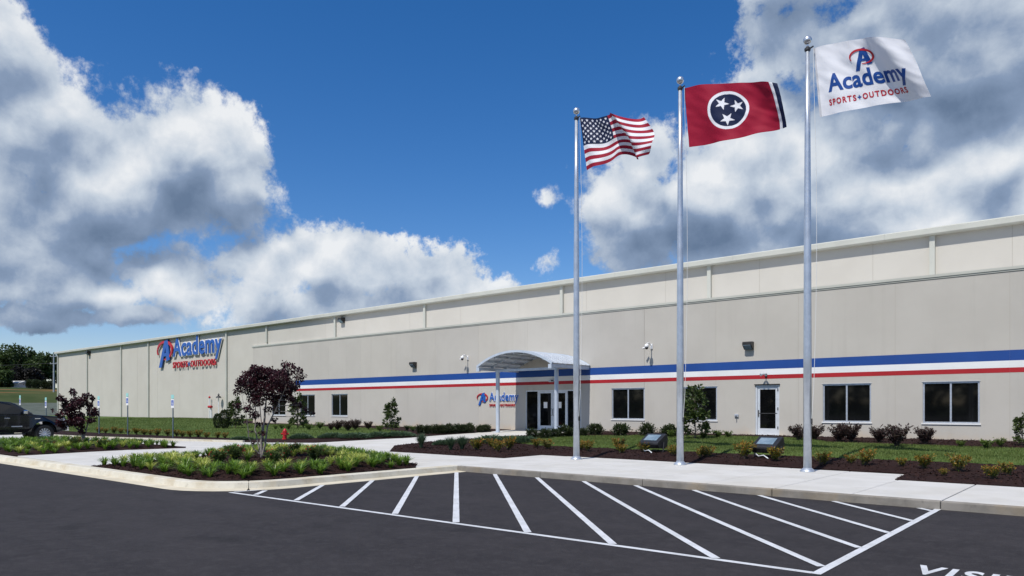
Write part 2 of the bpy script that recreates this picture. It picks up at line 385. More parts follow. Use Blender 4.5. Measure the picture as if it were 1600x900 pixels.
def edge_dist(x, y, poly):
    best = 1e9; n = len(poly)
    for i in range(n):
        ax, ay = poly[i]; bx, by = poly[(i + 1) % n]; dx, dy = bx - ax, by - ay
        t = max(0, min(1, ((x - ax) * dx + (y - ay) * dy) / (dx * dx + dy * dy + 1e-9)))
        best = min(best, math.hypot(x - ax - t * dx, y - ay - t * dy))
    return best
def patch(name, poly, spacing, hfn, m, skirt=.25):
    """a ground sheet over a polygon: dense points, height from hfn(x, y, distance to edge), side walls down"""
    bd = []
    for i in range(len(poly)):
        a = Vector(poly[i]); b = Vector(poly[(i + 1) % len(poly)]); k = max(1, int((b - a).length / (spacing * 1.5)))
        bd += [a.lerp(b, j / k) for j in range(k)]
    nb = len(bd); pts = list(bd)
    xs = [p[0] for p in poly]; ys = [p[1] for p in poly]; x = min(xs)
    while x < max(xs):
        y = min(ys)
        while y < max(ys):
            q = (x + random.uniform(-.3, .3) * spacing, y + random.uniform(-.3, .3) * spacing)
            if inside(q, poly) and edge_dist(*q, poly) > spacing * .45: pts.append(Vector(q))
            y += spacing
        x += spacing
    r = delaunay_2d_cdt(pts, [(i, (i + 1) % nb) for i in range(nb)], [list(range(nb))], 1, 1e-5)
    mb = MB(); vs = [(p[0], p[1], hfn(p[0], p[1], edge_dist(p[0], p[1], poly))) for p in r[0]]
    mb.add(vs, [tuple(f) for f in r[2]])
    mb.add([(p.x, p.y, hfn(p.x, p.y, 0)) for p in bd] + [(p.x, p.y, hfn(p.x, p.y, 0) - skirt) for p in bd],
           [(i, nb + i, nb + (i + 1) % nb, (i + 1) % nb) for i in range(nb)])
    return mb.build(name, m, smooth=True)

# ------------------------------------------------------------------ ground, lot, kerbs, walks
def terrain_z(x, y):
    z = hb(x, y) - .13 if y > 19 or x < -76 else -.16
    z += 5.4 * smooth01((-x - 124) / 62.) + (1.2 * noise.noise((x * .02, y * .02, 3)) * smooth01((-x - 150) / 60.))
    return z
def build_ground():
    gx = [-4000, -2000, -1000, -600] + [-420 + 7 * i for i in range(104)] + [400, 600, 1200, 4000]
    gy = [-4000, -1500, -700] + [-300 + 9 * i for i in range(34)] + [6 + 3 * i for i in range(14)] + [50 + 9 * i for i in range(30)] + [500, 1000, 4000]
    mb = MB(); nx, ny = len(gx), len(gy)
    mb.add([(x, y, terrain_z(x, y)) for x in gx for y in gy], [(i * ny + j, (i + 1) * ny + j, (i + 1) * ny + j + 1, i * ny + j + 1) for i in range(nx - 1) for j in range(ny - 1)])
    tag(mb.build('ground', 'field_grass', smooth=True), kind='structure')
    mb = MB()
    tr = [(-150, 25), (-128, 25), (-127, 75), (-152, 80)]
    tag(patch('gravel_track', tr, 3., lambda x, y, e: terrain_z(x, y) + .08, 'gravel', .2), kind='structure')
    lot = MB().add([(-74, -110, 0), (90, -110, 0), (90, 15.2, 0), (-74, 15.2, 0)], [(0, 1, 2, 3)]).build('parking_lot', 'asphalt')
    tag(lot, kind='structure')
    def line(a, b, w, name='painted_line', z=.004):
        a = Vector(a); b = Vector(b); n = (b - a).normalized(); n = Vector((-n.y, n.x)) * w / 2
        k = max(2, int((b - a).length / .2)); vs = []; fs = []
        for i in range(k + 1):
            p = a.lerp(b, i / k); j1, j2 = [1 + .06 * noise.noise((p.x * 3, p.y * 3, s)) for s in (0, 9)]
            vs += [(p.x + n.x * j1, p.y + n.y * j1, z), (p.x - n.x * j2, p.y - n.y * j2, z)]
        fs = [(2 * i, 2 * i + 1, 2 * i + 3, 2 * i + 2) for i in range(k)]
        return MB().add(vs, fs).build(name, 'road_paint', lot)
    y0 = 7.72; xr = -2.62
    line((-14.3, y0 - .05), (xr + .06, 7.98), .10)
    line((xr + .03, 7.93), (xr - .02, 14.40), .10, z=.0065)
    line((-14.3, y0 + .03), (-14.22, 8.45), .08, z=.0065)
    for i in range(13):
        c = -5.72 + 1.425 * i
        # runs from the kerb side towards the front line, at 45 degrees
        xs = max(-14.02, c - 14.30); a = (xs, c - xs)
        yf = 7.76 + .0215 * (c - 7.8 + 14.3)
        xb = min(c - yf, xr - .04); b = (xb, c - xb)
        line(a, b, .105, z=.009)
    # painted word at the head of the visitor bay
    cu = bpy.data.curves.new('t', 'FONT'); cu.body = 'VISITOR'; cu.size = 1; cu.offset = .03; cu.resolution_u = 4; cu.space_character = 1.22
    for me in letters(cu):
        p = on_ground(1441, 883, 0); w = me[1]; s = .50 / .73
        MB().add([(p.x + v[0] * s * .58, p.y - .50 + v[1] * s, .004) for v in me[0]], me[2]).build('painted_letter', 'road_paint', lot)
def letters(cu, islands=True):
    """font curve -> list of (verts, width, faces), one per connected letter"""
    o = bpy.data.objects.new('t', cu); col.objects.link(o)
    dg = bpy.context.evaluated_depsgraph_get(); me = o.evaluated_get(dg).to_mesh()
    vs = [v.co.copy() for v in me.vertices]; fs = [tuple(p.vertices) for p in me.polygons]
    o.evaluated_get(dg).to_mesh_clear(); bpy.data.objects.remove(o); bpy.data.curves.remove(cu)
    W = max(v.x for v in vs)
    if not islands: return [(vs, W, fs)]
    # weld, so that the faces and the sides of one letter hang together
    key = {}; par = list(range(len(vs)))
    def find(a):
        while par[a] != a: par[a] = par[par[a]]; a = par[a]
        return a
    for i, v in enumerate(vs):
        k = (round(v.x, 4), round(v.y, 4))
        if k in key: par[find(i)] = find(key[k])
        else: key[k] = i
    for f in fs:
        for j in f[1:]: par[find(j)] = find(f[0])
    out = {}
    for f in fs: out.setdefault(find(f[0]), []).append(f)
    res = []
    for fl in out.values():
        ids = sorted({i for f in fl for i in f}); mp = {i: k for k, i in enumerate(ids)}
        res.append(([vs[i] for i in ids], W, [tuple(mp[i] for i in f) for f in fl]))
    res.sort(key=lambda r: min(v.x for v in r[0])); return res
build_ground()

# planting areas (world plan)
ISL1 = [(-21.9, 7.68), (-22.2, 8.8), (-22.9, 11.0), (-24.9, 13.0), (-25.3, 14.9), (-22.6, 15.8), (-19.0, 15.2), (-15.6, 14.0), (-14.78, 13.2), (-14.75, 9.2), (-14.95, 8.4), (-15.4, 7.9), (-16.1, 7.68)]
ISL2 = [(-38.2, 7.68), (-28.4, 7.68), (-28.5, 8.3), (-29.0, 10.1), (-29.2, 11.5), (-28.9, 13.6), (-29.7, 14.0), (-34.5, 13.5), (-38.2, 12.9)]
BED1 = [(14, 18.0), (-4.13, 17.9), (-4.28, 19.65), (-15.4, 19.5), (-15.35, 17.45), (-20.83, 17.35), (-23.6, 19.9), (-23.5, 22.6), (-22.9, 25.2), (-21.7, 27.2), (-21.0, 28.6), (-20.9, 30.45), (14, 30.45)]
LAWN1 = [(14, 22.0), (-4, 21.9), (-12, 21.75), (-17.5, 21.75), (-19.6, 22.6), (-20.3, 24.2), (-19.7, 25.9), (-16.5, 27.4), (-12.6, 28.45), (-9.6, 28.35), (-8.2, 26.9), (-4, 26.75), (14, 26.6)]
BED2 = [(-62, 13.6), (-50, 14.2), (-42.9, 14.75), (-39.4, 15.6), (-34.75, 16.75), (-30.9, 17.9), (-28.7, 19.4), (-27.9, 21.4), (-26.9, 23.6), (-26.65, 25.5), (-26.2, 27.3), (-26.25, 30.45), (-53.4, 30.45), (-53.5, 36.9), (-118, 36.9), (-118, 13.6)]
LAWN2 = [(-118, 17.6), (-62, 16.9), (-46, 17.5), (-39, 18.0), (-34.2, 18.9), (-30.9, 20.5), (-30.0, 22.0), (-29.0, 24.0), (-28.9, 25.6), (-34, 27.3), (-45, 28.2), (-52, 28.3), (-55.5, 29.2), (-58, 32), (-60, 36.8), (-118, 36.8)]
def build_walks():
    walk = empty('pavement', (-20, 18, .15)); tag(walk, kind='structure')
    # dark bed under the joints
    mb = MB(); ys = [7.66, 13.3, 14.5, 19.5, 24, 30, 30.6]
    for a, b in zip(ys, ys[1:]):
        x0 = -62; x1 = -20.5 if b <= 13.3 else (-14.62 if b <= 14.5 else 14)
        mb.add([(x0, a, hb(0, a) - .03), (x1, a, hb(0, a) - .03), (x1, b, hb(0, b) - .03), (x0, b, hb(0, b) - .03)], [(0, 1, 2, 3)])
    mb.build('joint_bed', 'joint_dark', walk, rel=True)
    covers = [ISL1, ISL2, BED1, BED2]
    def slab(x0, y0, x1, y1):
        g = .010; x0 += g; x1 -= g; y0 += g; y1 -= g
        cs = [(x0, y0), (x1, y0), (x1, y1), (x0, y1), ((x0 + x1) / 2, (y0 + y1) / 2)]
        for p in covers:
            if all(inside(c, p) and edge_dist(*c, p) > .1 for c in cs): return
        dz = random.uniform(-.0015, .0015)
        z = [hb(*c) + dz for c in cs]; b = .012
        inn = [(x0 + b, y0 + b), (x1 - b, y0 + b), (x1 - b, y1 - b), (x0 + b, y1 - b)]
        MB().add([(c[0], c[1], zz - .1) for c, zz in zip(cs[:4], z)] + [(c[0], c[1], zz - .008) for c, zz in zip(cs[:4], z)] + [(c[0], c[1], zz) for c, zz in zip(inn, z)],
                 [(8, 9, 10, 11)] + [(4 + i, 4 + (i + 1) % 4, 8 + (i + 1) % 4, 8 + i) for i in range(4)] + [(i, (i + 1) % 4, 4 + (i + 1) % 4, 4 + i) for i in range(4)]
                 ).build('slab', 'concrete', walk, rel=True)
    xs = [-4.07 + 1.47 * i for i in range(-7, 13)]
    # strip beside the hatched bay
    for i in range(-7, 12):
        slab(-4.07 + 1.47 * i, 14.52, -4.07 + 1.47 * (i + 1), 17.92 if i >= 0 else 19.55)
    x = -4.07 - 1.47 * 7                         # -14.36
    ysl = [7.7, 10.0, 12.3, 14.52, 17.4, 19.5, 21.6, 23.7, 25.8, 27.9, 30.45]
    k = 0
    while x > -62:
        w = 1.85 if x > -30 else 3.2
        for a, b in zip(ysl, ysl[1:]):
            if x - w > -20.6 and b < 14.6:
                if b > 14: slab(x - w, 13.3, min(x, -14.62), b)
                continue
            slab(x - w, a, x, b)
        x -= w; k += 1
    # pad in front of the single door
    MB().rbox(-12.75, 28.55, .36, -11.2, 30.47, .575, .015).build('slab', 'concrete', walk, rel=True)
    # kerb with gutter round the planted islands: profile swept along a path
    path = [(-14.42, 14.42), (-14.46, 9.3)]
    for i in range(0, 10):
        a = math.radians(-10 * i); path.append((-16.06 + 1.6 * math.cos(a), 9.1 + 1.62 * math.sin(a)))
    path += [(-19, 7.46), (-24, 7.40), (-30, 7.30), (-40, 7.28), (-56, 7.25), (-74, 7.2)]
    pts = []
    for a, b in zip(path, path[1:]):
        n = max(1, int(math.dist(a, b) / .5)); pts += [Vector(a).lerp(Vector(b), j / n) for j in range(n)]
    pts.append(Vector(path[-1]))
    kerb = empty('kerb', (-18, 7.5, 0)); tag(kerb, kind='structure')
    prof = [(-.24, -.05), (-.24, .150), (.0, .150), (.035, .135), (.075, .02), (.09, -.05)]          # offset outwards, height
    gut = [(.05, -.03), (.07, .018), (.40, .008), (.42, -.03)]
    def sweep(p, pr, name, m, cut=.006):
        vs = []; fs = []; n = len(pr)
        for i, q in enumerate(p):
            d = (p[min(i + 1, len(p) - 1)] - p[max(i - 1, 0)]).normalized(); o = Vector((-d.y, d.x))
            if i == 0: q = q + d * cut
            if i == len(p) - 1: q = q - d * cut
            low = 1.
            if -28.6 < q.x < -22.4 and pr is prof: low = .985
            vs += [(q.x + o.x * a, q.y + o.y * a, h * low) for a, h in pr]
        for i in range(len(p) - 1):
            for k in range(n - 1): fs.append((i * n + k, (i + 1) * n + k, (i + 1) * n + k + 1, i * n + k + 1))
        fs += [tuple(range(n)), tuple(range(len(p) * n - 1, len(p) * n - n - 1, -1))]
        MB().add(vs, fs).build(name, m, kerb, rel=True, fix=True)
    sgn = 1
    d0 = (pts[1] - pts[0]).normalized()
    # outwards must point at the lot (+x at the start): flip the path normal if needed
    if Vector((-d0.y, d0.x)).x < 0: prof = [(-a, h) for a, h in prof]; gut = [(-a, h) for a, h in gut]
    i = 0
    while i < len(pts) - 1:
        j = min(i + 7, len(pts) - 1)
        sweep(pts[i:j + 1], prof, 'kerb_stone', 'kerb_cream', .0012); sweep(pts[i:j + 1], gut, 'gutter_pan', 'gutter', .003); i = j
    x = -14.36
    while x < 14:
        MB().rbox(x + .004, 14.36, -.06, x + 2.94 - .004, 14.515, .148, .02).build('kerb_stone', 'kerb_grey', kerb, rel=True); x += 2.94
    # kerb at the head of the parking pad
    p = [Vector(q) for q in [(-62, 13.45), (-50, 14.05), (-42.9, 14.6), (-39.4, 15.42), (-34.75, 16.57), (-31.5, 17.5)]]
    vs = []; 
    for a, b in zip(p, p[1:]):
        n = max(1, round((b - a).length / 3.))
        for k in range(n):
            q0 = a.lerp(b, k / n + .002); q1 = a.lerp(b, (k + 1) / n - .002); d = (q1 - q0).normalized(); o = Vector((-d.y, d.x)) * .14
            MB().prism([(q0.x, q0.y), (q1.x, q1.y), (q1.x + o.x, q1.y + o.y), (q0.x + o.x, q0.y + o.y)], lambda x, y: (x, y, .1), lambda x, y: (x, y, .24)).build('kerb_stone', 'kerb_cream', kerb, rel=True, fix=True)
build_walks()
def mound(amp, width, base=.02, ns=.03):
    return lambda x, y, e: hb(x, y) + base + amp * smooth01(e / width) + ns * noise.noise((x * 2.2, y * 2.2, 0)) * min(1, e * 3)
def lawn_h(x, y, e): return hb(x, y) + .055 + .05 * smooth01(e / .5) + .012 * noise.noise((x * .8, y * .8, 4))
BEDH = {'front': mound(.075, .8, .02, .02), 'left': mound(.055, .7, .02, .02), 'isl': mound(.10, .9, .01)}
tag(patch('mulch_bed', BED1, .24, BEDH['front'], 'mulch'), kind='structure')
tag(patch('mulch_bed', BED2, .8, BEDH['left'], 'mulch'), kind='structure')
tag(patch('mulch_bed', ISL1, .20, BEDH['isl'], 'mulch'), kind='structure')
tag(patch('mulch_bed', ISL2, .25, BEDH['isl'], 'mulch'), kind='structure')
tag(patch('lawn', LAWN1, .35, lambda x, y, e: lawn_h(x, y, e) + .04, 'lawn', .2), kind='structure')
tag(patch('lawn', LAWN2, 1.1, lambda x, y, e: lawn_h(x, y, e) + .03, 'lawn', .2), kind='structure')
def bed_z(x, y):
    for p, k in ((ISL1, 'isl'), (ISL2, 'isl'), (BED1, 'front'), (BED2, 'left')):
        if inside((x, y), p):
            z = BEDH[k](x, y, edge_dist(x, y, p))
            for l, q in ((LAWN1, .04), (LAWN2, .03)):
                if inside((x, y), l): z = max(z, lawn_h(x, y, edge_dist(x, y, l)) + q)
            return z
    return hb(x, y)
def on_bed(px, py):
    """first point of the planted ground that a sight line meets"""
    d = ray(px, py); t = (.85 - CZ) / d.z
    while t < 140:
        p = d * t
        if p.z + CZ <= bed_z(p.x, p.y): break
        t += .05
    return Vector((p.x, p.y, bed_z(p.x, p.y)))
def grass(poly, n, hfn, x0, x1, y0, y1, size):
    mb = MB(); k = 0
    while k < n:
        x = random.uniform(x0, x1); y = random.uniform(y0, y1)
        if not inside((x, y), poly): continue
        k += 1; e = min(edge_dist(x, y, poly), 1.); z = hfn(x, y, e); a = random.uniform(0, 6.28); h = size * random.uniform(.6, 1.3); w = size * .32
        c, s = math.cos(a), math.sin(a); lx, ly = random.uniform(-.5, .5) * h, random.uniform(-.5, .5) * h
        mb.add([(x - c * w, y - s * w, z - .01), (x + c * w, y + s * w, z - .01), (x + lx, y + ly, z + h)], [(0, 1, 2)], min(1, max(0, random.gauss(.45 + .3 * noise.noise((x * .5, y * 1.4, 0)), .2))))
    return mb.build('grass_blades', 'leaf_grass')
g_ = grass(LAWN1, 60000, lambda x, y, e: lawn_h(x, y, e) + .04, -20.5, 4, 21.5, 28.6, .045)
tag(g_, 'short mown green grass of the lawn strip behind the flagpoles', 'grass', kind='stuff')
g_ = grass(LAWN2, 50000, lambda x, y, e: lawn_h(x, y, e) + .03, -80, -28, 16.5, 36.8, .06)
tag(g_, 'short mown green grass of the lawn left of the entrance walk', 'grass', kind='stuff')
def chips(poly, n, box):
    mb = MB(); k = 0
    while k < n:
        x = random.uniform(box[0], box[1]); y = random.uniform(box[2], box[3])
        if not inside((x, y), poly): continue
        if any(inside((x, y), l) for l in (LAWN1, LAWN2)): k += .2; continue
        k += 1; z = bed_z(x, y); v = Vector((random.gauss(0, 1), random.gauss(0, 1), random.gauss(0, .35))).normalized() * random.uniform(.02, .05)
        w = v.cross(Vector((0, 0, 1))).normalized() * random.uniform(.006, .014); p = Vector((x, y, z + .008))
        mb.add([p - v - w, p + v - w, p + v + w, p - v + w + Vector((0, 0, .012))], [(0, 1, 2, 3)])
    return mb.build('mulch_chips', 'chip')
tag(chips(BED1, 16000, (-23.6, 2, 17.3, 30.4)), 'dark brown shredded bark chips lying over the front garden bed', 'mulch', kind='stuff')
tag(chips(ISL1, 9000, (-25.5, -14.6, 7.6, 16)), 'dark brown shredded bark chips in the island of the larger purple tree', 'mulch', kind='stuff')

# ------------------------------------------------------------------ the building
WY = 30.5; MY = 37.0; PW = 3.62
bld = empty('warehouse_building', (-20, WY, .45))
tag(bld, 'long low beige warehouse with flat roof, tall rear wall and striped lower front', 'building')
WIN = [(-6.10, -4.30), (-9.68, -7.88), (-16.05, -14.22), (-19.73, -17.90), (-42.88, -41.05), (-46.75, -44.90), (-50.55, -48.70)]
OPEN = [(a, b, 1.19, 2.70) for a, b in WIN] + [(-12.47, -11.44, .56, 2.72), (-25.26, -21.58, .54, 2.69)]
def front_wall():
    bld_core = MB().box(-53.3, WY + .13, .2, 22, MY + .3, 6.50).build('wall_core', 'wall_joint', bld, rel=True)
    xs = [-53.35]; x = -17.89 - PW * 9
    while x < 22: xs.append(x); x += PW
    for a, b in zip(xs, xs[1:]):
        a2, b2 = a + .005, b - .005
        mb = MB(); ox = [o for o in OPEN if o[0] < b2 and o[1] > a2]
        cuts_x = sorted({a2, b2} | {min(max(v, a2), b2) for o in ox for v in o[:2]})
        for u, w in zip(cuts_x, cuts_x[1:]):
            if w - u < .005: continue
            holes = [o for o in ox if o[0] <= u + .001 and o[1] >= w - .001]
            zs = [.2] + [v for o in sorted(holes, key=lambda o: o[2]) for v in o[2:]] + [6.56]
            for z0, z1 in zip(zs[::2], zs[1::2]): mb.box(u, WY, z0, w, WY + .12, z1)
        mb.build('wall_panel', 'wall_paint', bld, rel=True)
    for x in xs[1:]:                             # sealant in the joints between panels
        cut = sorted([o[2:] for o in OPEN if o[0] - .02 < x < o[1] + .02]); zs = [.2] + [v for c in cut for v in c] + [6.56]
        for z0, z1 in zip(zs[::2], zs[1::2]): MB().box(x - .0055, WY + .004, z0, x + .0055, WY + .05, z1).build('joint_sealant', 'wall_joint', bld, rel=True)
    for nm, z0, z1 in (('stripe_blue', 3.40, 3.765), ('stripe_white', 3.155, 3.40), ('stripe_red', 2.985, 3.155)):
        for a, b in zip(xs, xs[1:]):
            if b < -47.5: continue
            o = MB().box(max(a, -47.4) + .001, WY - .004, z0, b - .001, WY + .003, z1).build('painted_stripe', nm, bld, rel=True)
    MB().box(-53.42, WY - .05, 6.56, 22, WY + .4, 6.66).build('coping', 'trim', bld, rel=True)
    MB().box(-53.40, WY - .025, 6.50, 22, WY - .003, 6.56).build('coping_drip', 'trim', bld, rel=True)
    MB().box(-53.3, WY + .4, 6.50, 22, MY, 6.54).build('lower_roof', 'roof_membrane', bld, rel=True)
    for (a, b) in WIN:
        w = MB(); t = .055; y0, y1 = WY + .035, WY + .115; z0, z1 = 1.19, 2.70
        w.box(a, y0, z0, a + t, y1, z1).box(b - t, y0, z0, b, y1, z1).box(a + t, y0, z1 - t, b - t, y1, z1).box(a + t, y0, z0, b - t, y1, z0 + t)
        c = (a + b) / 2; w.box(c - .03, y0 + .002, z0 + t, c + .03, y1, z1 - t)
        win = w.build('window', 'aluminium', bld, rel=True)
        for u, v in ((a + t, c - .03), (c + .03, b - t)):
            part(MB().box(u, WY + .075, z0 + t, v, WY + .10, z1 - t), 'pane', 'window_glass', win, bld)
        part(MB().box(a - .04, WY - .035, z0 - .045, b + .04, WY + .034, z0 - .002), 'sill', 'stripe_white', win, bld)
        part(MB().box(a - .03, WY - .012, z1 + .002, b + .03, WY + .034, z1 + .022), 'drip_cap', 'aluminium', win, bld)
def part(mb, name, m, parent, root, smooth=False):
    """a sub-part whose vertices are world coordinates; parent meshes of the root sit at the root's origin"""
    me = mb.mesh(name, m, smooth, root.location); o = bpy.data.objects.new(name, me); col.objects.link(o); o.parent = parent; return o
front_wall()
def doors():
    # single door
    a, b, z0, z1 = -12.47, -11.44, .58, 2.72; t = .07; y0 = WY + .02
    fr = MB().box(a, y0, z0, a + t, WY + .12, z1).box(b - t, y0, z0, b, WY + .12, z1).box(a + t, y0, z1 - t, b - t, WY + .12, z1)
    d = fr.build('door', 'door_paint', bld, rel=True); d['label'] = 'white single door with tall glass pane'
    u, v = a + t + .006, b - t - .006; s = .105
    lf = MB().box(u, WY + .05, z0 + .01, u + s, WY + .10, z1 - t - .006).box(v - s, WY + .05, z0 + .01, v, WY + .10, z1 - t - .006)
    lf.box(u + s, WY + .05, z1 - t - .006 - s, v - s, WY + .10, z1 - t - .006).box(u + s, WY + .05, z0 + .01, v - s, WY + .10, z0 + .30)
    part(lf, 'door_leaf', 'door_paint', d, bld)
    part(MB().box(u + s, WY + .07, z0 + .30, v - s, WY + .09, z1 - t - s - .006), 'pane', 'window_glass', d, bld)
    part(MB().box(u + .03, WY + .050, 1.50, v - .03, WY + .066, 1.535), 'push_bar', 'dark_steel', d, bld)
    part(MB().box(u + .03, WY + .02, 1.38, u + .07, WY + .05, 1.66), 'handle', 'dark_steel', d, bld)
    for z in (.85, 1.65, 2.45): part(MB().box(b - t - .02, WY + .008, z, b - t + .02, WY + .019, z + .12), 'hinge', 'dark_steel', d, bld)
    part(MB().box(a - .03, WY - .05, z1 + .004, b + .03, WY + .019, z1 + .045), 'drip_cap', 'bronze', d, bld)
    # glazed entrance: sidelight, two leaves, sidelight
    a, b, z0, z1 = -25.26, -21.58, .56, 2.69; t = .06; e = [a, -24.40, -23.44, -22.48, b]
    fr = MB().box(a, WY + .02, z0, a + t, WY + .12, z1).box(b - t, WY + .02, z0, b, WY + .12, z1).box(a + t, WY + .02, z1 - t, b - t, WY + .12, z1)
    for x in (e[1], e[3]): fr.box(x - t / 2, WY + .022, z0, x + t / 2, WY + .12, z1 - t)
    for x0, x1 in ((e[0] + t, e[1] - t / 2), (e[3] + t / 2, e[4] - t)): fr.box(x0, WY + .024, z0, x1, WY + .12, z0 + .06)
    d = fr.build('entrance_front', 'door_paint', bld, rel=True); d['label'] = 'glazed entrance front in the shade of the canopy'
    for x0, x1 in ((e[0] + t, e[1] - t / 2), (e[3] + t / 2, e[4] - t)):
        part(MB().box(x0, WY + .07, z0 + .06, x1, WY + .09, z1 - t), 'pane', 'window_glass', d, bld)
    for k, (x0, x1) in enumerate(((e[1] + t / 2, e[2]), (e[2], e[3] - t / 2))):
        x0 += .005; x1 -= .005; s = .095; zt = z1 - t - .006
        lf = MB().box(x0, WY + .04, z0 + .01, x0 + s, WY + .10, zt).box(x1 - s, WY + .04, z0 + .01, x1, WY + .10, zt)
        lf.box(x0 + s, WY + .04, zt - s, x1 - s, WY + .10, zt).box(x0 + s, WY + .04, z0 + .01, x1 - s, WY + .10, z0 + .25)
        part(lf, 'door_leaf', 'door_paint', d, bld)
        part(MB().box(x0 + s, WY + .065, z0 + .25, x1 - s, WY + .085, zt - s), 'pane', 'window_glass', d, bld)
        hx = x1 - .05 if k == 0 else x0 + .05
        part(MB().tube([(hx, WY + .035, 1.35), (hx, WY - .04, 1.37), (hx, WY - .04, 1.68), (hx, WY + .035, 1.70)], .014, 8), 'handle', 'dark_steel', d, bld)
        cx = (x0 + x1) / 2 - .02
        part(MB().box(cx - .12, WY + .060, 1.74, cx + .12, WY + .0645, 2.06), 'paper_notice', 'paper', d, bld)
doors()
def main_wall():
    MB().box(-117.9, MY + .13, .2, 40, 130, 9.35).build('wall_core', 'wall_joint', bld, rel=True)
    x = -118.08
    while x < 40:
        b = x + PW * 1.5
        mb = MB().box(x + .009, MY, .2 if x < -52 else 6.2, min(b, 40) - .009, MY + .12, 9.44)
        mb.build('wall_panel', 'upper_wall', bld, rel=True); x = b
        MB().box(x - .0095, MY + .006, .2 if x < -52 else 6.2, x + .0095, MY + .05, 9.44).build('joint_sealant', 'wall_joint', bld, rel=True)
    MB().box(-118.3, MY + .121, .2, -117.95, 130, 9.42).build('end_wall', 'upper_wall', bld, rel=True)
    x = -118.4
    while x < 40:
        mb = MB().prism([(-.30, 9.44), (-.36, 9.49), (-.36, 9.72), (-.30, 9.77), (.3, 9.77), (.3, 9.44)], lambda y, z: (x, MY + y, z), lambda y, z: (min(x + 7.3, 40) - .006, MY + y, z))
        mb.build('gutter', 'trim', bld, rel=True, fix=True); x += 7.3
    MB().box(-118.3, MY + .3, 9.36, 40, 130, 9.74).build('roof', 'roof_membrane', bld, rel=True)
    for x in (-117.7, -106.6, -95.5, -87.7, -69.6, -62.1, -51.4, -40.3, -27.6, -17.65, -7.0, 3.6, 14.2, 25):
        z0 = .4 if x < -56 else 6.7
        if -64 < x < -60: z0 = 7.9
        d = MB().rbox(x - .11, MY - .16, z0, x + .11, MY - .003, 9.46, .012)
        o = d.build('downspout', 'trim', bld, rel=True)
    MB().box(-64.7, MY - .12, 7.60, -53.5, MY - .003, 7.70).build('ledge', 'trim', bld, rel=True)
main_wall()
def roof_unit(x, y, w, l):
    t = empty('rooftop_ventilator', (x, y, 9.74))
    MB().rbox(-w / 2, -l / 2, 0, w / 2, l / 2, .75, .05).build('housing', 'aluminium', t)
    MB().rbox(-w / 2 - .1, -l / 2 - .1, .752, w / 2 + .1, l / 2 + .1, .86, .04).build('hood', 'white_metal', t)
    return tag(t, 'pale low ventilator box showing above the warehouse roof edge', 'ventilator')
roof_unit(-37.6, 44, 1.6, 1.6)

def canopy():
    x0, x1, yf = -25.90, -21.02, 27.40; zc = 3.86; rise = .68; c = (x0 + x1) / 2; hw = (x1 - x0) / 2
    R = (hw * hw + rise * rise) / (2 * rise); zc0 = zc + rise - R
    t = empty('entrance_canopy', (c, 28.9, .5)); off = t.location
    tag(t, 'white barrel vaulted metal canopy on two posts over the glazed entrance', 'canopy')
    am = math.asin(hw / R)
    def arc(r, n=26, k=1.): return [(c + r * math.sin(-am * k + 2 * am * k * i / n), zc0 + r * math.cos(-am * k + 2 * am * k * i / n)) for i in range(n + 1)]
    # curved roof sheet in pans with standing seams
    n = 12; out = arc(R + .012, n * 3)
    for i in range(8):
        ya = yf - .06 + (WY - yf + .05) * i / 8; yb = yf - .06 + (WY - yf + .05) * (i + 1) / 8 - .012
        o_, i_ = arc(R + .03, 28), arc(R + .004, 28)
        poly = o_ + i_[::-1]
        MB().prism(poly, lambda x, z: (x, ya, z), lambda x, z: (x, yb, z)).build('roof_sheet', 'canopy_sheet', t, rel=True, fix=True)
        if i:
            o_, i_ = arc(R + .065, 28), arc(R + .031, 28)
            MB().prism(o_ + i_[::-1], lambda x, z: (x, ya - .02, z), lambda x, z: (x, ya + .008, z)).build('seam_rib', 'canopy_sheet', t, rel=True, fix=True)
    # edge arches front and back
    for y0, y1 in ((yf - .075, yf + .02), (WY - .12, WY - .04)):
        MB().prism(arc(R + .06, 30) + arc(R - .05, 30)[::-1], lambda x, z: (x, y0, z), lambda x, z: (x, y1, z)).build('arch_beam', 'canopy_frame', t, rel=True, fix=True)
    for k in range(1, 3):
        y = yf + (WY - yf) * k / 3
        MB().prism(arc(R - .0, 30) + arc(R - .10, 30)[::-1], lambda x, z: (x, y - .03, z), lambda x, z: (x, y + .03, z)).build('arch_beam', 'canopy_frame', t, rel=True, fix=True)
    # purlins along the depth
    for k in range(1, 8):
        a = -am + 2 * am * k / 8; px, pz = c + (R - .08) * math.sin(a), zc0 + (R - .08) * math.cos(a)
        MB().tube([(px, yf + .022, pz), (px, WY - .122, pz)], .055, 8).build('purlin', 'canopy_sheet', t, rel=True, smooth=True)
    for x in (x0 + .10, x1 - .10):
        MB().box(x - .08, yf + .021, zc - .18, x + .08, WY - .02, zc - .02).build('eave_beam', 'canopy_frame', t, rel=True)
        MB().box(x - .1, yf - .10, zc - .24, x + .1, yf + .0209, zc - .03).build('beam_cap', 'canopy_frame', t, rel=True)
    for x in (x0 + .55, x1 - .5):
        y = 28.35; z0 = hb(x, y)
        MB().lathe([(.105, z0), (.105, zc - .16)], 20, (x, y, 0)).build('post', 'canopy_frame', t, rel=True, smooth=False)
        MB().rbox(x - .19, y - .19, z0 - .02, x + .19, y + .19, z0 + .025, .006).build('base_plate', 'canopy_frame', t, rel=True)
    MB().box(x0 + .45, 28.27, zc - .24, x1 - .4, 28.43, zc - .12).build('cross_beam', 'canopy_frame', t, rel=True)
canopy()

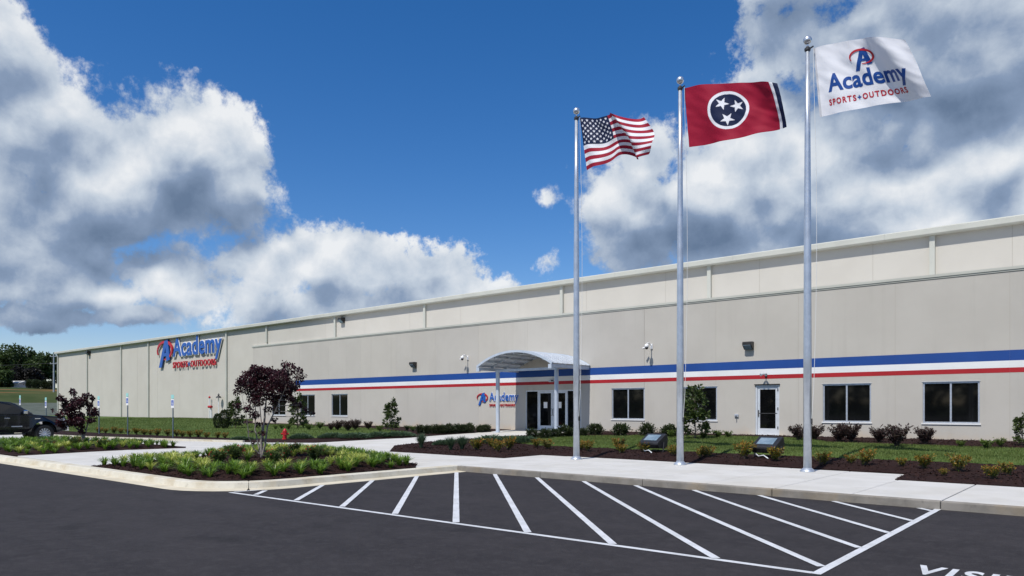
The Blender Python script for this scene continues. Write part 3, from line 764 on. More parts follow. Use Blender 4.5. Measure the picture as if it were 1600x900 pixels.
# wall fittings
def wall_pack(x, z, y, label, s=1.):
    t = empty('wall_light', (x, y, z)); 
    MB().prism([(0, -.17), (-.10, -.17), (-.30, .02), (-.30, .12), (-.26, .16), (0, .16)], lambda a, b: (-.2 * s, a * s, b * s), lambda a, b: (.2 * s, a * s, b * s)).build('housing', 'bronze', t, fix=True)
    MB().prism([(-.11, -.165), (-.295, .01), (-.305, 0), (-.118, -.178)], lambda a, b: (-.16 * s, a * s, b * s), lambda a, b: (.16 * s, a * s, b * s)).build('lens', 'lens', t, fix=True)
    tag(t, label, 'wall light', 'dark wall lights on the warehouse')
def cam_unit(x, z, label):
    t = empty('security_camera', (x, WY, z))
    MB().rbox(-.06, -.05, -.12, .06, -.002, .12, .01).build('wall_plate', 'letter_white', t)
    MB().tube([(0, -.05, .05), (0, -.30, .16), (0, -.45, .12)], .025, 8).build('arm', 'letter_white', t)
    MB().lathe([(.03, .10), (.09, .07), (.10, -.03), (.085, -.06)], 16, (0, -.47, 0)).build('dome_cap', 'letter_white', t, smooth=True)
    MB().lathe([(.08, -.061), (.075, -.11), (.045, -.15), (.01, -.165)], 16, (0, -.47, 0)).build('dome', 'black_plastic', t, smooth=True)
    MB().tube([(-.12, -.30, -.04), (-.26, -.40, -.10)], .045, 10).build('bullet_camera', 'letter_white', t)
    tag(t, label, 'camera', 'security cameras on the front wall')
wall_pack(-34.21, 4.43, WY, 'small dark wall light above the blue stripe, left of the entrance canopy')
wall_pack(-12.73, 4.43, WY, 'small dark wall light above the stripes, between the right two flagpoles')
wall_pack(-50.4, 9.05, MY, 'dark light high on the rear wall above the left end of the stripes', 1.3)
wall_pack(-105.9, 9.0, MY, 'dark light high on the wall near the far left building corner', 1.6)
cam_unit(-29.6, 4.65, 'white security camera on the wall just left of the entrance canopy')
cam_unit(-17.5, 4.65, 'white security camera on the wall just left of the middle flagpole')
t = empty('floodlight', (-12.0, WY, 3.12))
MB().rbox(-.05, -.05, -.06, .05, -.005, .06, .008).build('wall_box', 'bronze', t)
MB().tube([(0, -.05, 0), (0, -.2, .06)], .02, 8).build('arm', 'bronze', t)
for sx in (-1, 1): MB().tube([(sx * .03, -.2, .06), (sx * .12, -.32, .02)], [.03, .06], 10).build('lamp_head', 'aluminium', t)
tag(t, 'small twin-head floodlight on the red stripe above the single door', 'floodlight')
t = empty('emergency_light', (-23.45, WY, 3.16))
MB().rbox(-.16, -.10, -.05, .16, -.004, .06, .02).build('housing', 'aluminium', t); MB().lathe([(.05, -.02), (.06, .03), (.02, .06)], 12, (.09, -.11, .0)).build('lamp_head', 'dark_steel', t)
tag(t, 'small grey emergency light on the shaded wall above the glazed entrance', 'wall light')
t = empty('hose_tap', (-13.3, WY, 1.4))
MB().rbox(-.09, -.05, -.06, .09, -.004, .08, .01).build('box', 'aluminium', t); MB().tube([(0, -.05, 0), (0, -.13, 0), (0, -.15, -.05)], .018, 8).build('spout', 'dark_steel', t)
tag(t, 'small metal hose tap on the wall left of the single door', 'tap')

# lettered signs
A_LEFT = [(0, -.30), (.20, -.30), (.62, 1.0), (.40, 1.0)]
def a_mark():
    """slanted letter A: outline pieces in a unit box"""
    legs = [[(.0, -.32), (.20, -.32), (.60, .98), (.42, 1.0)], [(.46, 1.0), (.66, 1.06), (.80, .04), (.57, -.04)], [(.26, .20), (.66, .24), (.645, .40), (.31, .36)]]
    return legs
def swoosh(n=40):
    o = []; i_ = []
    for k in range(n + 1):
        a = math.radians(205 - 300 * k / n); th = .03 + .085 * math.sin(math.pi * min(1, (k + 1) / (n + 2))) ** .8
        cx, cy = .42, .52
        o.append((cx + .58 * math.cos(a), cy + .48 * math.sin(a))); i_.append((cx + (.58 - th) * math.cos(a), cy + (.48 - th * 1.15) * math.sin(a)))
    return o + i_[::-1]
def text_curve(s, off=.02, sp=1., ext=0.):
    cu = bpy.data.curves.new('t', 'FONT'); cu.body = s; cu.size = 1; cu.offset = off; cu.space_character = sp; cu.extrude = ext; cu.resolution_u = 4; return cu
def fit(lets, x0, x1, y0, y1):
    vs = [v for l in lets for v in l[0]]; ax, bx = min(v.x for v in vs), max(v.x for v in vs); ay, by = min(v.y for v in vs), max(v.y for v in vs)
    return lambda v: (x0 + (v[0] - ax) / (bx - ax) * (x1 - x0), y0 + (v[1] - ay) / (by - ay) * (y1 - y0))
def wall_sign(name, label, Y, mk, ac, sub, depth, stand):
    """mk, ac, sub: x0, x1, z0, z1 of the mark, the name and the line below; raised letters on white returns"""
    t = empty(name, ((mk[0] + ac[1]) / 2, Y, sub[2])); tag(t, label, 'sign')
    ya, yb = Y - stand - depth, Y - stand
    def solid(poly, fn, m, nm, dy=0.):
        MB().prism(poly, lambda x, y: (fn((x, y))[0], ya - dy, fn((x, y))[1]), lambda x, y: (fn((x, y))[0], yb, fn((x, y))[1])).build(nm, m, t, rel=True, fix=True)
    fm = lambda p: (mk[0] + (p[0] + .16) / 1.16 * (mk[1] - mk[0]), mk[2] + (p[1] + .32) / 1.38 * (mk[3] - mk[2]))
    sw = swoosh(); solid(sw, fm, 'letter_red', 'emblem_ring', .01 * depth)
    mb = MB()
    for i, leg in enumerate(a_mark()):
        mb.prism(leg, lambda x, y: (fm((x, y))[0], ya - .02 * depth * i - .03 * depth, fm((x, y))[1]), lambda x, y: (fm((x, y))[0], yb - .02 * depth * i, fm((x, y))[1]))
    mb.build('emblem_letter', 'sign_letter_blue', t, rel=True, fix=True)
    def word(s, off, sp, box, m):
        ls = letters(text_curve(s, off, sp, .5)); f2 = fit(ls, *box)
        for k, l in enumerate(ls):
            mm = 'sign_letter_blue' if (m == 'letter_red' and len(ls) == 15 and k == 6) else m
            vs = [(f2(v)[0], ya if v.z > 0 else yb, f2(v)[1]) for v in l[0]]
            MB().add(vs, l[2]).build('letter', mm, t, rel=True, fix=True)
    word('Academy', .018, 1.04, ac, 'sign_letter_blue'); word('SPORTS+OUTDOORS', .012, 1.25, sub, 'letter_red')
    # white backing outline a little behind the letters
    ls = letters(text_curve('Academy', .055, 1.04, .5)); f2 = fit(ls, ac[0] - .012 * (ac[1] - ac[0]), ac[1] + .012 * (ac[1] - ac[0]), ac[2] - .03 * (ac[3] - ac[2]), ac[3] + .03 * (ac[3] - ac[2]))
    for l in ls:
        MB().add([(f2(v)[0], yb - .35 * depth if v.z > 0 else yb + .1 * stand, f2(v)[1]) for v in l[0]], l[2]).build('letter_backing', 'letter_white', t, rel=True, fix=True)
wall_sign('building_sign', 'large raised blue and red lettering with emblem high on the left wall', MY, (-85.2, -81.3, 6.3, 9.45), (-81.2, -70.4, 6.75, 9.45), (-81.2, -71.6, 6.12, 6.80), .10, .12)
wall_sign('entrance_sign', 'small raised blue and red lettering with emblem left of the entrance', WY, (-28.86, -28.0, 1.90, 2.62), (-27.88, -25.72, 1.98, 2.62), (-27.88, -25.98, 1.83, 1.97), .03, .02)

# wall-side pipes at the left wall
def pipes():
    def g(px): return on_wall(px, 640, MY).x
    t = empty('sprinkler_riser', (g(331), MY, .55)); 
    MB().tube([(0, -.25, 0), (0, -.25, 2.2)], .07, 10).build('pipe', 'letter_white', t); MB().lathe([(.10, 2.2), (.11, 2.3), (.05, 2.4)], 12, (0, -.25, 0)).build('bell', 'hydrant_red', t, smooth=True)
    tag(t, 'slim white pipe with red top against the left wall', 'pipe')
    t = empty('fire_connection', (g(337.5), MY, .55))
    MB().tube([(0, -.5, 0), (0, -.5, 1.25)], .10, 10).build('pipe', 'letter_white', t); MB().tube([(-.3, -.62, 1.3), (.3, -.62, 1.3)], .13, 12).build('inlet', 'hydrant_red', t)
    tag(t, 'short white standpipe with red double inlet by the left wall', 'standpipe')
    t = empty('post_lamp', (g(347.5), MY, .55))
    MB().tube([(0, -.4, 0), (0, -.4, 2.2)], .05, 8).build('post', 'letter_white', t); MB().lathe([(.28, 2.2), (.22, 2.34), (.06, 2.42), (.10, 2.5), (.02, 2.66)], 14, (0, -.4, 0)).build('lamp_cap', 'dark_steel', t)
    tag(t, 'slim post with dark cap by the left wall, above the round shrub', 'post')
pipes()

# ------------------------------------------------------------------ flagpoles and flags
PH = 10.70
def flagpole(x, y, label):
    t = empty('flagpole', (x, y, .15)); tag(t, label, 'flagpole', 'three flagpoles on the pavement')
    MB().lathe([(.098, 0), (.098, 3.0), (.085, 6.), (.068, 8.6), (.052, PH - .12)], 24).build('pole', 'pole_metal', t, smooth=True)
    MB().lathe([(.185, .0), (.185, .018), (.165, .045), (.115, .085), (.100, .10)], 24).build('base_collar', 'pole_metal', t, smooth=True)
    MB().lathe([(.066, PH - .12), (.075, PH - .10), (.075, PH - .05), (.05, PH - .03), (.03, PH)], 16).build('cap', 'dark_steel', t)
    MB().tube([(.03, 0, PH - .075), (.15, -.02, PH - .05)], .02, 8).build('pulley_arm', 'dark_steel', t)
    MB().tube([(0, 0, PH - .005), (0, 0, PH + .06)], .018, 8).build('spindle', 'chrome', t)
    MB().lathe([(.012, PH + .05)] + [(.105 * math.sin(math.pi * k / 12), PH + .155 - .105 * math.cos(math.pi * k / 12)) for k in range(1, 12)] + [(.004, PH + .26)], 20).build('finial_ball', 'finial', t, smooth=True)
    pts = [(.13 + .10 * math.sin(math.pi * k / 12), -.02, .15 + 1.1 + (PH - 1.3) * k / 12) for k in range(13)]
    pts = [(.105, -.03, 1.25)] + pts[1:-1] + [(.145, -.02, PH - .06)]
    MB().tube(pts, .006, 5).build('halyard', 'rope', t)
    MB().rbox(.098, -.035, 1.20, .13, -.01, 1.34, .006).build('cleat', 'dark_steel', t)
    return t
flagpole(-13.30, 18.55, 'left and shortest looking silver flagpole flying the striped flag')
flagpole(-9.83, 18.72, 'middle silver flagpole flying the red flag with three stars')
flagpole(-6.33, 18.77, 'right and tallest looking silver flagpole flying the white lettered flag')

def star(u, v, cu, cv, r, rot):
    x, y = u - cu, v - cv; d = math.hypot(x, y)
    if d > r: return False
    a = (math.atan2(y, x) - rot) % (2 * math.pi / 5); a = min(a, 2 * math.pi / 5 - a)
    ri = r * .382; # star edge between tip (r,0) and notch (ri, 36 deg)
    px, py = d * math.cos(a), d * math.sin(a); nx, ny = ri * math.cos(math.pi / 5), ri * math.sin(math.pi / 5)
    return (nx - r) * (py) - (ny) * (px - r) > 0
def flag_surface(corners, depth0, depth1, wave, phase, top_arc, bot_arc, fly_arc, seed, sway=.16):
    """corners in photo pixels: hoist top, hoist bottom, fly top, fly bottom; the fly is nearer than the hoist"""
    ht, hbm, ft, fb = [Vector(at_depth(px, py, Z)) for (px, py), Z in zip(corners, (depth0, depth0, depth1, depth1))]
    nrm = (ft - ht).cross(hbm - ht).normalized()
    if nrm.y > 0: nrm = -nrm
    along = (ft - ht).normalized()
    def S(u, v, lift=0.):
        top = ht.lerp(ft, u); bot = hbm.lerp(fb, u)
        top = top + Vector((0, 0, top_arc * 4 * u * (1 - u))); bot = bot + Vector((0, 0, bot_arc * 4 * u * (1 - u)))
        p = bot.lerp(top, v) + along * (fly_arc * u * 4 * v * (1 - v))
        a = wave * min(1, u * 2.2)
        h = a * math.sin(2 * math.pi * (1.25 * u - .38 * (1 - v)) + phase) + .45 * a * math.sin(2 * math.pi * (2.7 * u + .55 * v) + phase * 1.7 + 1)
        h += .07 * a * math.sin(2 * math.pi * (4.3 * u - 1.6 * v) + phase) + .30 * a * noise.noise((u * 4.5 + seed, v * 3.2 + u * 2, seed)) + .012 * noise.noise((u * 9 + v * 5 + seed, v * 6, 2.))
        return p + nrm * (h + lift) + Vector((0, 0, sway * a * math.sin(2 * math.pi * 1.6 * u + phase) * (1 - .4 * v)))
    return S, nrm
def flag_cloth(name, label, S, colour, nu=300, nv=180):
    vs = [S(i / nu, j / nv) for i in range(nu + 1) for j in range(nv + 1)]
    o = vs[nv // 2]; fs = [(i * (nv + 1) + j, (i + 1) * (nv + 1) + j, (i + 1) * (nv + 1) + j + 1, i * (nv + 1) + j + 1) for i in range(nu) for j in range(nv)]
    mb = MB().add([v - o for v in vs], fs); ob = mb.build(name, 'flag_cloth', smooth=True); ob.location = o
    at_ = ob.data.color_attributes.new('print', 'FLOAT_COLOR', 'POINT')
    flat = []
    for i in range(nu + 1):
        for j in range(nv + 1): flat += [*colour(i / nu, j / nv), 1.]
    at_.data.foreach_set('color', flat)
    return tag(ob, label, 'flag')
m = mat('flag_cloth', (1, 1, 1), None, rough=.7, spec=.25); N = NT(m.node_tree); b_ = m.node_tree.nodes['Principled BSDF']
ca = N.n('ShaderNodeAttribute', attribute_name='print'); N.put(b_.inputs['Base Color'], ca.outputs['Color'])
tr = N.n('ShaderNodeBsdfTranslucent'); N.put(tr.inputs[0], ca.outputs['Color']); mx = N.n('ShaderNodeMixShader'); mx.inputs[0].default_value = .14
m.node_tree.links.new(b_.outputs[0], mx.inputs[1]); m.node_tree.links.new(tr.outputs[0], mx.inputs[2]); m.node_tree.links.new(mx.outputs[0], m.node_tree.nodes['Material Output'].inputs[0])
NAVY = (.006, .014, .055); RED = (.34, .012, .035); WHT = (.86, .86, .89)
def us(u, v):
    if u < .42 and v > 6 / 13:
        x = u / .42; y = (v - 6 / 13) / (7 / 13)
        for r in range(9):
            n = 6 if r % 2 == 0 else 5
            cy = (r + 1) / 10
            if abs(y - cy) > .07: continue
            for k in range(n):
                cx = (2 * k + 1) / 12 if n == 6 else (2 * k + 2) / 12
                if star(u * 1.75, v, cx * .42 * 1.75, 6 / 13 + cy * 7 / 13, .034, math.pi / 2): return WHT
        return NAVY
    return RED if int((1 - v) * 12.999) % 2 == 0 else WHT
def tn(u, v):
    x = u * 1.66
    if x > 1.66 * .955: return NAVY
    if x > 1.66 * .925: return WHT
    cx, cy = .75, .53; d = math.hypot((x - cx), v - cy)
    if d < .285:
        for ang in (128, 22, 262):
            if star(x, v, cx + .155 * math.cos(math.radians(ang)), cy + .155 * math.sin(math.radians(ang)), .115, math.radians(ang + 10)): return WHT
        return NAVY
    if d < .335: return WHT
    return (.34, .007, .034)
S1, n1 = flag_surface([(906, 184), (917, 266), (1001, 182), (1020, 243)], 22.60, 20.9, .25, 2.6, .04, .14, .22, 3.1, .5)
flag_cloth('national_flag', 'stars and stripes flag blowing from the left flagpole', S1, us, 330, 200)
S2, n2 = flag_surface([(1069, 138), (1077, 230), (1217, 131), (1228, 197)], 20.55, 18.6, .10, .4, .10, -.05, .06, 8.2)
flag_cloth('state_flag', 'red flag with three white stars in a blue disc on middle flagpole', S2, tn, 330, 200)
S3, n3 = flag_surface([(1271, 76), (1281, 183), (1412, 61), (1458, 151)], 18.35, 16.5, .085, 1.9, .12, .03, .03, 5.4)
f3 = flag_cloth('company_flag', 'white flag with blue and red lettering blowing from the right flagpole', S3, lambda u, v: WHT if u > .022 else (.62, .62, .64), 300, 180)
def print_on(S, name, m, mb2d, parent):
    """flat lettering laid 4 mm in front of the cloth"""
    bm = bmesh.new(); vs = [bm.verts.new((p[0], p[1], 0)) for p in mb2d.v]
    for f in mb2d.f:
        try: bm.faces.new([vs[i] for i in f])
        except ValueError: pass
    bmesh.ops.triangulate(bm, faces=bm.faces[:])
    for it in range(4):
        lg = [e for e in bm.edges if e.calc_length() > .03]
        if not lg: break
        bmesh.ops.subdivide_edges(bm, edges=lg, cuts=1); bmesh.ops.triangulate(bm, faces=[f for f in bm.faces if len(f.verts) > 3])
    for v in bm.verts: v.co = S(v.co.x, v.co.y, .006) - parent.location
    me = bpy.data.meshes.new(name); bm.to_mesh(me); bm.free(); me.materials.append(MATS[m]); o = bpy.data.objects.new(name, me); col.objects.link(o); o.parent = parent
def flag_print():
    def word(s, off, sp, box, m):
        ls = letters(text_curve(s, off, sp)); f2 = fit(ls, *box)
        for k, l in enumerate(ls): print_on(S3, 'letter', 'letter_blue' if m == 'letter_red' and k == 6 else m, MB().add([(*f2(v), 0) for v in l[0]], l[2]), f3)
    word('Academy', .028, 1.02, (.12, .90, .235, .575), 'letter_blue')
    word('SPORTS+OUTDOORS', .035, 1.3, (.11, .825, .125, .215), 'letter_red')
    fm = lambda p: (.405 + p[0] * .215, .62 + p[1] * .24)
    for i, leg in enumerate(a_mark()):
        print_on(lambda u, v, l: S3(u, v, .006 + .002 * i), 'emblem_stroke', 'letter_blue', MB().add([(*fm(p), 0) for p in leg], [tuple(range(len(leg)))]), f3)
    sw = [fm(p) for p in swoosh(36)]; n = len(sw); a = MB().add([(*p, 0) for p in sw], [(i, i + 1, n - 2 - i, n - 1 - i) for i in range(n // 2 - 1)])
    print_on(lambda u, v, l: S3(u, v, .014), 'emblem_ring', 'letter_red', a, f3)
flag_print()

# ------------------------------------------------------------------ small furniture
def ground_flood(x, y, label):
    z = bed_z(x, y) - .04; t = empty('ground_floodlight', (x, y, z), math.radians(-6)); tag(t, label, 'floodlight', 'black ground floodlights behind the flagpoles')
    pr = [(-.16, .14), (.26, .12), (.30, .38), (.26, .50), (.20, .53), (-.24, .30), (-.25, .24)]
    bm = bmesh.new(); MBp = MB().prism(pr, lambda a, b: (-.34, a, b), lambda a, b: (.34, a, b)); ob = MBp.build('housing', 'black_plastic', t, fix=True)
    bv = ob.modifiers.new('bevel', 'BEVEL'); bv.width = .02; bv.segments = 2
    d = Vector((0, .44, .23)).normalized(); n = Vector((0, -.23, .44)).normalized(); c = Vector((0, -.02, .415))
    fr = MB()
    for s in (-1, 1):
        p = [c + Vector((sx * .23, 0, 0)) + d * sd * .15 for sx, sd in ((-1, -1), (1, -1), (1, 1), (-1, 1))]
    MB().add([q + n * .012 for q in p] + [q - n * .02 for q in p], [(0, 1, 2, 3), (4, 7, 6, 5)] + [(i, 4 + i, 4 + (i + 1) % 4, (i + 1) % 4) for i in range(4)]).build('lens', 'lens', t, fix=True)
    for s in (-1, 1):
        MB().tube([(s * .36, .05, .30), (s * .37, .0, .06), (s * .30, -.03, .0)], .022, 8).build('bracket', 'black_plastic', t)
    MB().tube([(-.24, -.17, .12), (-.12, -.24, .06), (.02, -.24, .09), (.14, -.26, .03), (.2, -.25, -.03)], .016, 7).build('conduit', 'white_metal', t, smooth=True)
    MB().lathe([(.06, -.06), (.06, .03), (.03, .06)], 12).build('stem', 'black_plastic', t)
    t.scale = (1.1, 1.1, 1.22)
ground_flood(-12.15, 21.25, 'black ground floodlight with glass face, just left of the middle flagpole')
ground_flood(-8.25, 21.05, 'black ground floodlight with glass face, just left of the right flagpole')
def hydrant(p):
    t = empty('fire_hydrant', p); tag(t, 'red fire hydrant on the lawn beyond the larger purple tree', 'hydrant')
    MB().lathe([(.17, 0), (.17, .05), (.12, .06), (.12, .46), (.15, .47), (.15, .51), (.13, .53)], 16).build('barrel', 'hydrant_red', t, smooth=False)
    MB().lathe([(.13, .531), (.12, .60), (.08, .66), (.035, .69), (.03, .74)], 16).build('bonnet', 'hydrant_red', t, smooth=True)
    for a in (0, 90, 180):
        w = math.radians(a - 120); d = Vector((math.cos(w), math.sin(w), 0)); r = .085 if a == 90 else .06
        MB().tube([d * .1 + Vector((0, 0, .37)), d * .23 + Vector((0, 0, .37))], r, 12).build('outlet_cap', 'hydrant_red', t)
    return t
hydrant(on_bed(445, 686.5)).scale = (.78, .78, .72)
def park_sign(x, y, label, ht=2.2):
    z = bed_z(x, y); t = empty('parking_sign', (x, y, z), math.radians(0)); tag(t, label, 'sign', 'accessible parking signs')
    MB().box(-.03, -.02, -.1, .03, .02, ht - .02).build('post', 'sign_post', t)
    MB().rbox(-.155, -.030, ht - .68, .155, -.0205, ht - .22, .004).build('sign_plate', 'sign_white', t)
    MB().rbox(-.155, -.030, ht - .20, .155, -.0205, ht, .004).build('top_plate', 'sign_teal', t)
    s = MB(); s.box(-.125, -.0345, ht - .55, .125, -.0305, ht - .28); pl = s.build('symbol_field', 'sign_blue', t)
    w = MB(); y_ = -.0385; y2 = -.0348; c = ht - .415
    ring = [(.065 * math.cos(a), .065 * math.sin(a)) for a in [math.radians(150 + 230 * k / 16) for k in range(17)]]
    inn = [(.045 * math.cos(a), .045 * math.sin(a)) for a in [math.radians(150 + 230 * k / 16) for k in range(17)]]
    w.prism(ring + inn[::-1], lambda a, b: (a, y_, c - .03 + b), lambda a, b: (a, y2, c - .03 + b))
    w.prism([(-.02, .06), (.01, .06), (.01, 0), (.06, 0), (.085, -.075), (.06, -.08), (.04, -.02), (-.02, -.02)], lambda a, b: (a - .01, y_ - .002, c + b), lambda a, b: (a - .01, y2, c + b))
    w.prism([(.022 * math.cos(k), .09 + .022 * math.sin(k)) for k in [6.283 * j / 10 for j in range(10)]], lambda a, b: (a - .015, y_, c + b), lambda a, b: (a - .015, y2, c + b))
    w.build('wheelchair_symbol', 'sign_white', t, fix=True)
park_sign(-37.6, 17.05, 'parking sign on a post, rightmost and nearest of the five')
park_sign(-42.95, 16.95, 'parking sign on a post, second from the right, tallest looking', 2.35)
park_sign(-46.1, 16.6, 'parking sign on a post just right of the small purple tree')
park_sign(-54.3, 16.35, 'parking sign seen over the hood of the dark pickup truck')
park_sign(-59.6, 16.35, 'parking sign seen over the roof of the dark pickup truck, leftmost', 2.4)

# ------------------------------------------------------------------ pickup truck (nose towards +y)
def truck(x, y, z):
    t = empty('pickup_truck', (x, y, z)); tag(t, 'dark charcoal crew cab pickup truck parked behind the left planting bed', 'truck')
    # l runs back from the front wheel centre: local y = -l
    def arch(c, r, z0, n=12): return [(c + r * math.cos(math.pi * k / n), max(z0, .42 + r * math.sin(math.pi * k / n))) for k in range(n + 1)]
    low = .48; W = .985
    prof = [(-.93, .52), (-.97, .62), (-.95, 1.02), (-.90, 1.12), (-.80, 1.165), (.15, 1.26), (.55, 1.30), (2.9, 1.31), (4.75, 1.33), (4.80, 1.28), (4.80, .62), (4.74, low)]
    prof += [(3.70 + .54 * math.cos(a), .42 + .56 * math.sin(a)) for a in [math.pi * k / 14 for k in range(15)]]
    prof += [(2.95, low - .03), (.70, low - .03)]
    prof += [(.0 + .54 * math.cos(a), .42 + .56 * math.sin(a)) for a in [math.pi * k / 14 for k in range(15)]]
    prof += [(-.75, .50)]
    b = MB(); n = len(prof)
    # cross-section: sill and shoulder tuck in
    def layer(w, k): return [((w - (.05 if zz > 1.15 else 0) - (.03 if zz < .6 else 0)) * k, -l, zz) for l, zz in prof]
    Ls = [layer(W - .045, -1), layer(W, -1), layer(W, 1), layer(W - .045, 1)]
    Ls[0] = [(-(W - .0), p[1], p[2]) for p in Ls[0]]; 
    vs = []
    for i, w in enumerate((-W, -W + .03, W - .03, W)):
        k = -1 if w < 0 else 1
        shrink = .0 if i in (1, 2) else .022
        for l, zz in prof:
            cl, cz = 1.9, .9; ww = abs(w) - (.045 if zz > 1.14 else 0) - (.03 if zz < .6 else 0) - (.07 * max(0, (-l - .6) / .37) if l < -.6 else 0)
            vs.append((k * ww, -(l + (cl - l) * shrink * .3), zz + (cz - zz) * shrink))
    fs = [tuple(range(n)), tuple(range(4 * n - 1, 3 * n - 1, -1))]
    for i in range(3): fs += [(i * n + j, (i + 1) * n + j, (i + 1) * n + (j + 1) % n, i * n + (j + 1) % n) for j in range(n)]
    body = b.add(vs, fs).build('body', 'car_paint', t, fix=True)
    # cab
    bot = [(.52, 1.285), (3.02, 1.30)]; 
    cabp = [(.42, 1.285), (1.18, 1.80), (1.34, 1.865), (1.7, 1.895), (2.4, 1.895), (2.85, 1.86), (3.02, 1.80), (3.10, 1.30)]
    def cw(zz): return .93 - .17 * max(0, (zz - 1.30) / .6) ** 1.15
    vs = [(-cw(zz), -l, zz) for l, zz in cabp] + [(cw(zz), -l, zz) for l, zz in cabp]; n = len(cabp)
    cab = MB().add(vs, [tuple(range(n)), tuple(range(2 * n - 1, n - 1, -1))] + [(i, i + n, (i + 1) % n + n, (i + 1) % n) for i in range(n)]).build('cab', 'car_paint', t, fix=True)
    bv = cab.modifiers.new('bevel', 'BEVEL'); bv.width = .03; bv.segments = 2; bv.limit_method = 'ANGLE'
    def side_glass(poly, k, name='side_window'):
        MB().prism(poly, lambda l, zz: (k * (cw(zz) - .01), -l, zz), lambda l, zz: (k * (cw(zz) + .006), -l, zz)).build(name, 'car_glass', t, fix=True)
    for k in (-1, 1):
        side_glass([(.74, 1.36), (1.22, 1.70), (1.42, 1.80), (1.80, 1.825), (1.80, 1.35)], k)
        side_glass([(1.88, 1.35), (1.88, 1.825), (2.45, 1.825), (2.80, 1.78), (2.90, 1.36)], k)
        d = MB().prism([(.62, .62), (.62, 1.24), (1.83, 1.25), (1.83, .60)], lambda l, zz: (k * (W - .02), -l, zz), lambda l, zz: (k * (W + .006), -l, zz)).build('door', 'car_paint', t, fix=True)
        MB().prism([(1.845, .60), (1.845, 1.25), (2.95, 1.25), (2.95, .85), (2.85, .60)], lambda l, zz: (k * (W - .02), -l, zz), lambda l, zz: (k * (W + .006), -l, zz)).build('door', 'car_paint', t, fix=True)
        for l in (1.52, 2.62): MB().rbox(min(k * (W + .006), k * (W + .045)), -l - .11, 1.105, max(k * (W + .006), k * (W + .045)), -l + .11, 1.15, .012).build('door_handle', 'chrome', t)
        MB().rbox(min(k * 1.0, k * 1.24), -.93, 1.30, max(k * 1.0, k * 1.24), -.75, 1.50, .04).build('mirror', 'chrome', t)
        MB().tube([(k * .93, -.85, 1.32), (k * 1.06, -.85, 1.34)], .03, 8).build('mirror_arm', 'black_plastic', t)
        MB().prism([(-.94, .86), (-.94, 1.05), (-.80, 1.09), (-.52, 1.08), (-.60, .90)], lambda l, zz: (k * (W - .16), -l, zz), lambda l, zz: (k * (W + .004 - .07 * max(0, (-l - .6) / .37)), -l, zz)).build('headlight', 'headlight', t, fix=True)
        MB().rbox(min(k * (W + .001), k * (W + .012)), -.42, 1.075, max(k * (W + .001), k * (W + .012)), -.18, 1.12, .004).build('badge', 'chrome', t)
        MB().rbox(min(k * (W + .0065), k * (W + .014)), -1.35, .725, max(k * (W + .0065), k * (W + .014)), -.92, .765, .003).build('badge', 'wheel_alloy', t)
        MB().rbox(min(k * .80, k * .95), -3.0, .36, max(k * .80, k * .95), -.75, .43, .03).build('side_step', 'black_plastic', t)
    MB().prism([(.50, 1.33), (1.16, 1.785), (1.20, 1.80), (1.13, 1.80), (.44, 1.33)], lambda l, zz: (-.80 + .13 * (zz - 1.33) / .47, -l, zz + .006), lambda l, zz: (.80 - .13 * (zz - 1.33) / .47, -l, zz + .006)).build('windscreen', 'car_glass', t, fix=True)
    MB().rbox(-.93, .93, .50, .93, 1.07, .74, .04).build('bumper', 'chrome', t)
    MB().rbox(-.60, .955, .78, .60, 1.0, 1.08, .02).build('grille', 'chrome', t)
    MB().box(-.86, -4.6, .72, .86, -3.12, 1.10).build('load_bed', 'black_plastic', t)
    for l in (0., 3.70):
        for k in (-1, 1):
            w = empty('wheel', (k * .86, -l, .40)); w.parent = t
            w2 = MB().lathe([(.24, -.13), (.36, -.135), (.395, -.10), (.40, -.0), (.395, .10), (.36, .135), (.24, .13), (.24, -.13)], 32, axis='X', cap=False).build('tyre', 'rubber', w, smooth=True)
            rm = MB()
            rm.lathe([(.262, k * .02), (.262, k * .125), (.238, k * .13), (.232, k * .05), (.262, k * .02)], 32, axis='X', cap=False)
            for j in range(12):
                a = 2 * math.pi * j / 12; c_, s_ = math.cos(a), math.sin(a); q = .020
                rm.add([(k * .10, c_ * .05 - s_ * q, s_ * .05 + c_ * q), (k * .10, c_ * .05 + s_ * q, s_ * .05 - c_ * q), (k * .125, c_ * .245 + s_ * q * 1.5, s_ * .245 - c_ * q * 1.5), (k * .125, c_ * .245 - s_ * q * 1.5, s_ * .245 + c_ * q * 1.5),
                        (k * .07, c_ * .05 - s_ * q, s_ * .05 + c_ * q), (k * .07, c_ * .05 + s_ * q, s_ * .05 - c_ * q), (k * .08, c_ * .245 + s_ * q * 1.5, s_ * .245 - c_ * q * 1.5), (k * .08, c_ * .245 - s_ * q * 1.5, s_ * .245 + c_ * q * 1.5)],
                       [(0, 1, 2, 3), (7, 6, 5, 4), (0, 4, 5, 1), (2, 6, 7, 3), (1, 5, 6, 2), (0, 3, 7, 4)])
            rm.lathe([(.065, k * .06), (.065, k * .115), (.03, k * .128)], 16, axis='X')
            rm.build('rim', 'wheel_alloy', w, fix=True)
            MB().lathe([(.23, k * .0), (.23, k * .035)], 24, axis='X').build('brake_disc', 'dark_steel', w)
    MB().box(-.70, -4.2, .50, .70, .75, .80).build('underbody', 'rubber', t)
    return t
truck(-40.20, 11.75, .15)

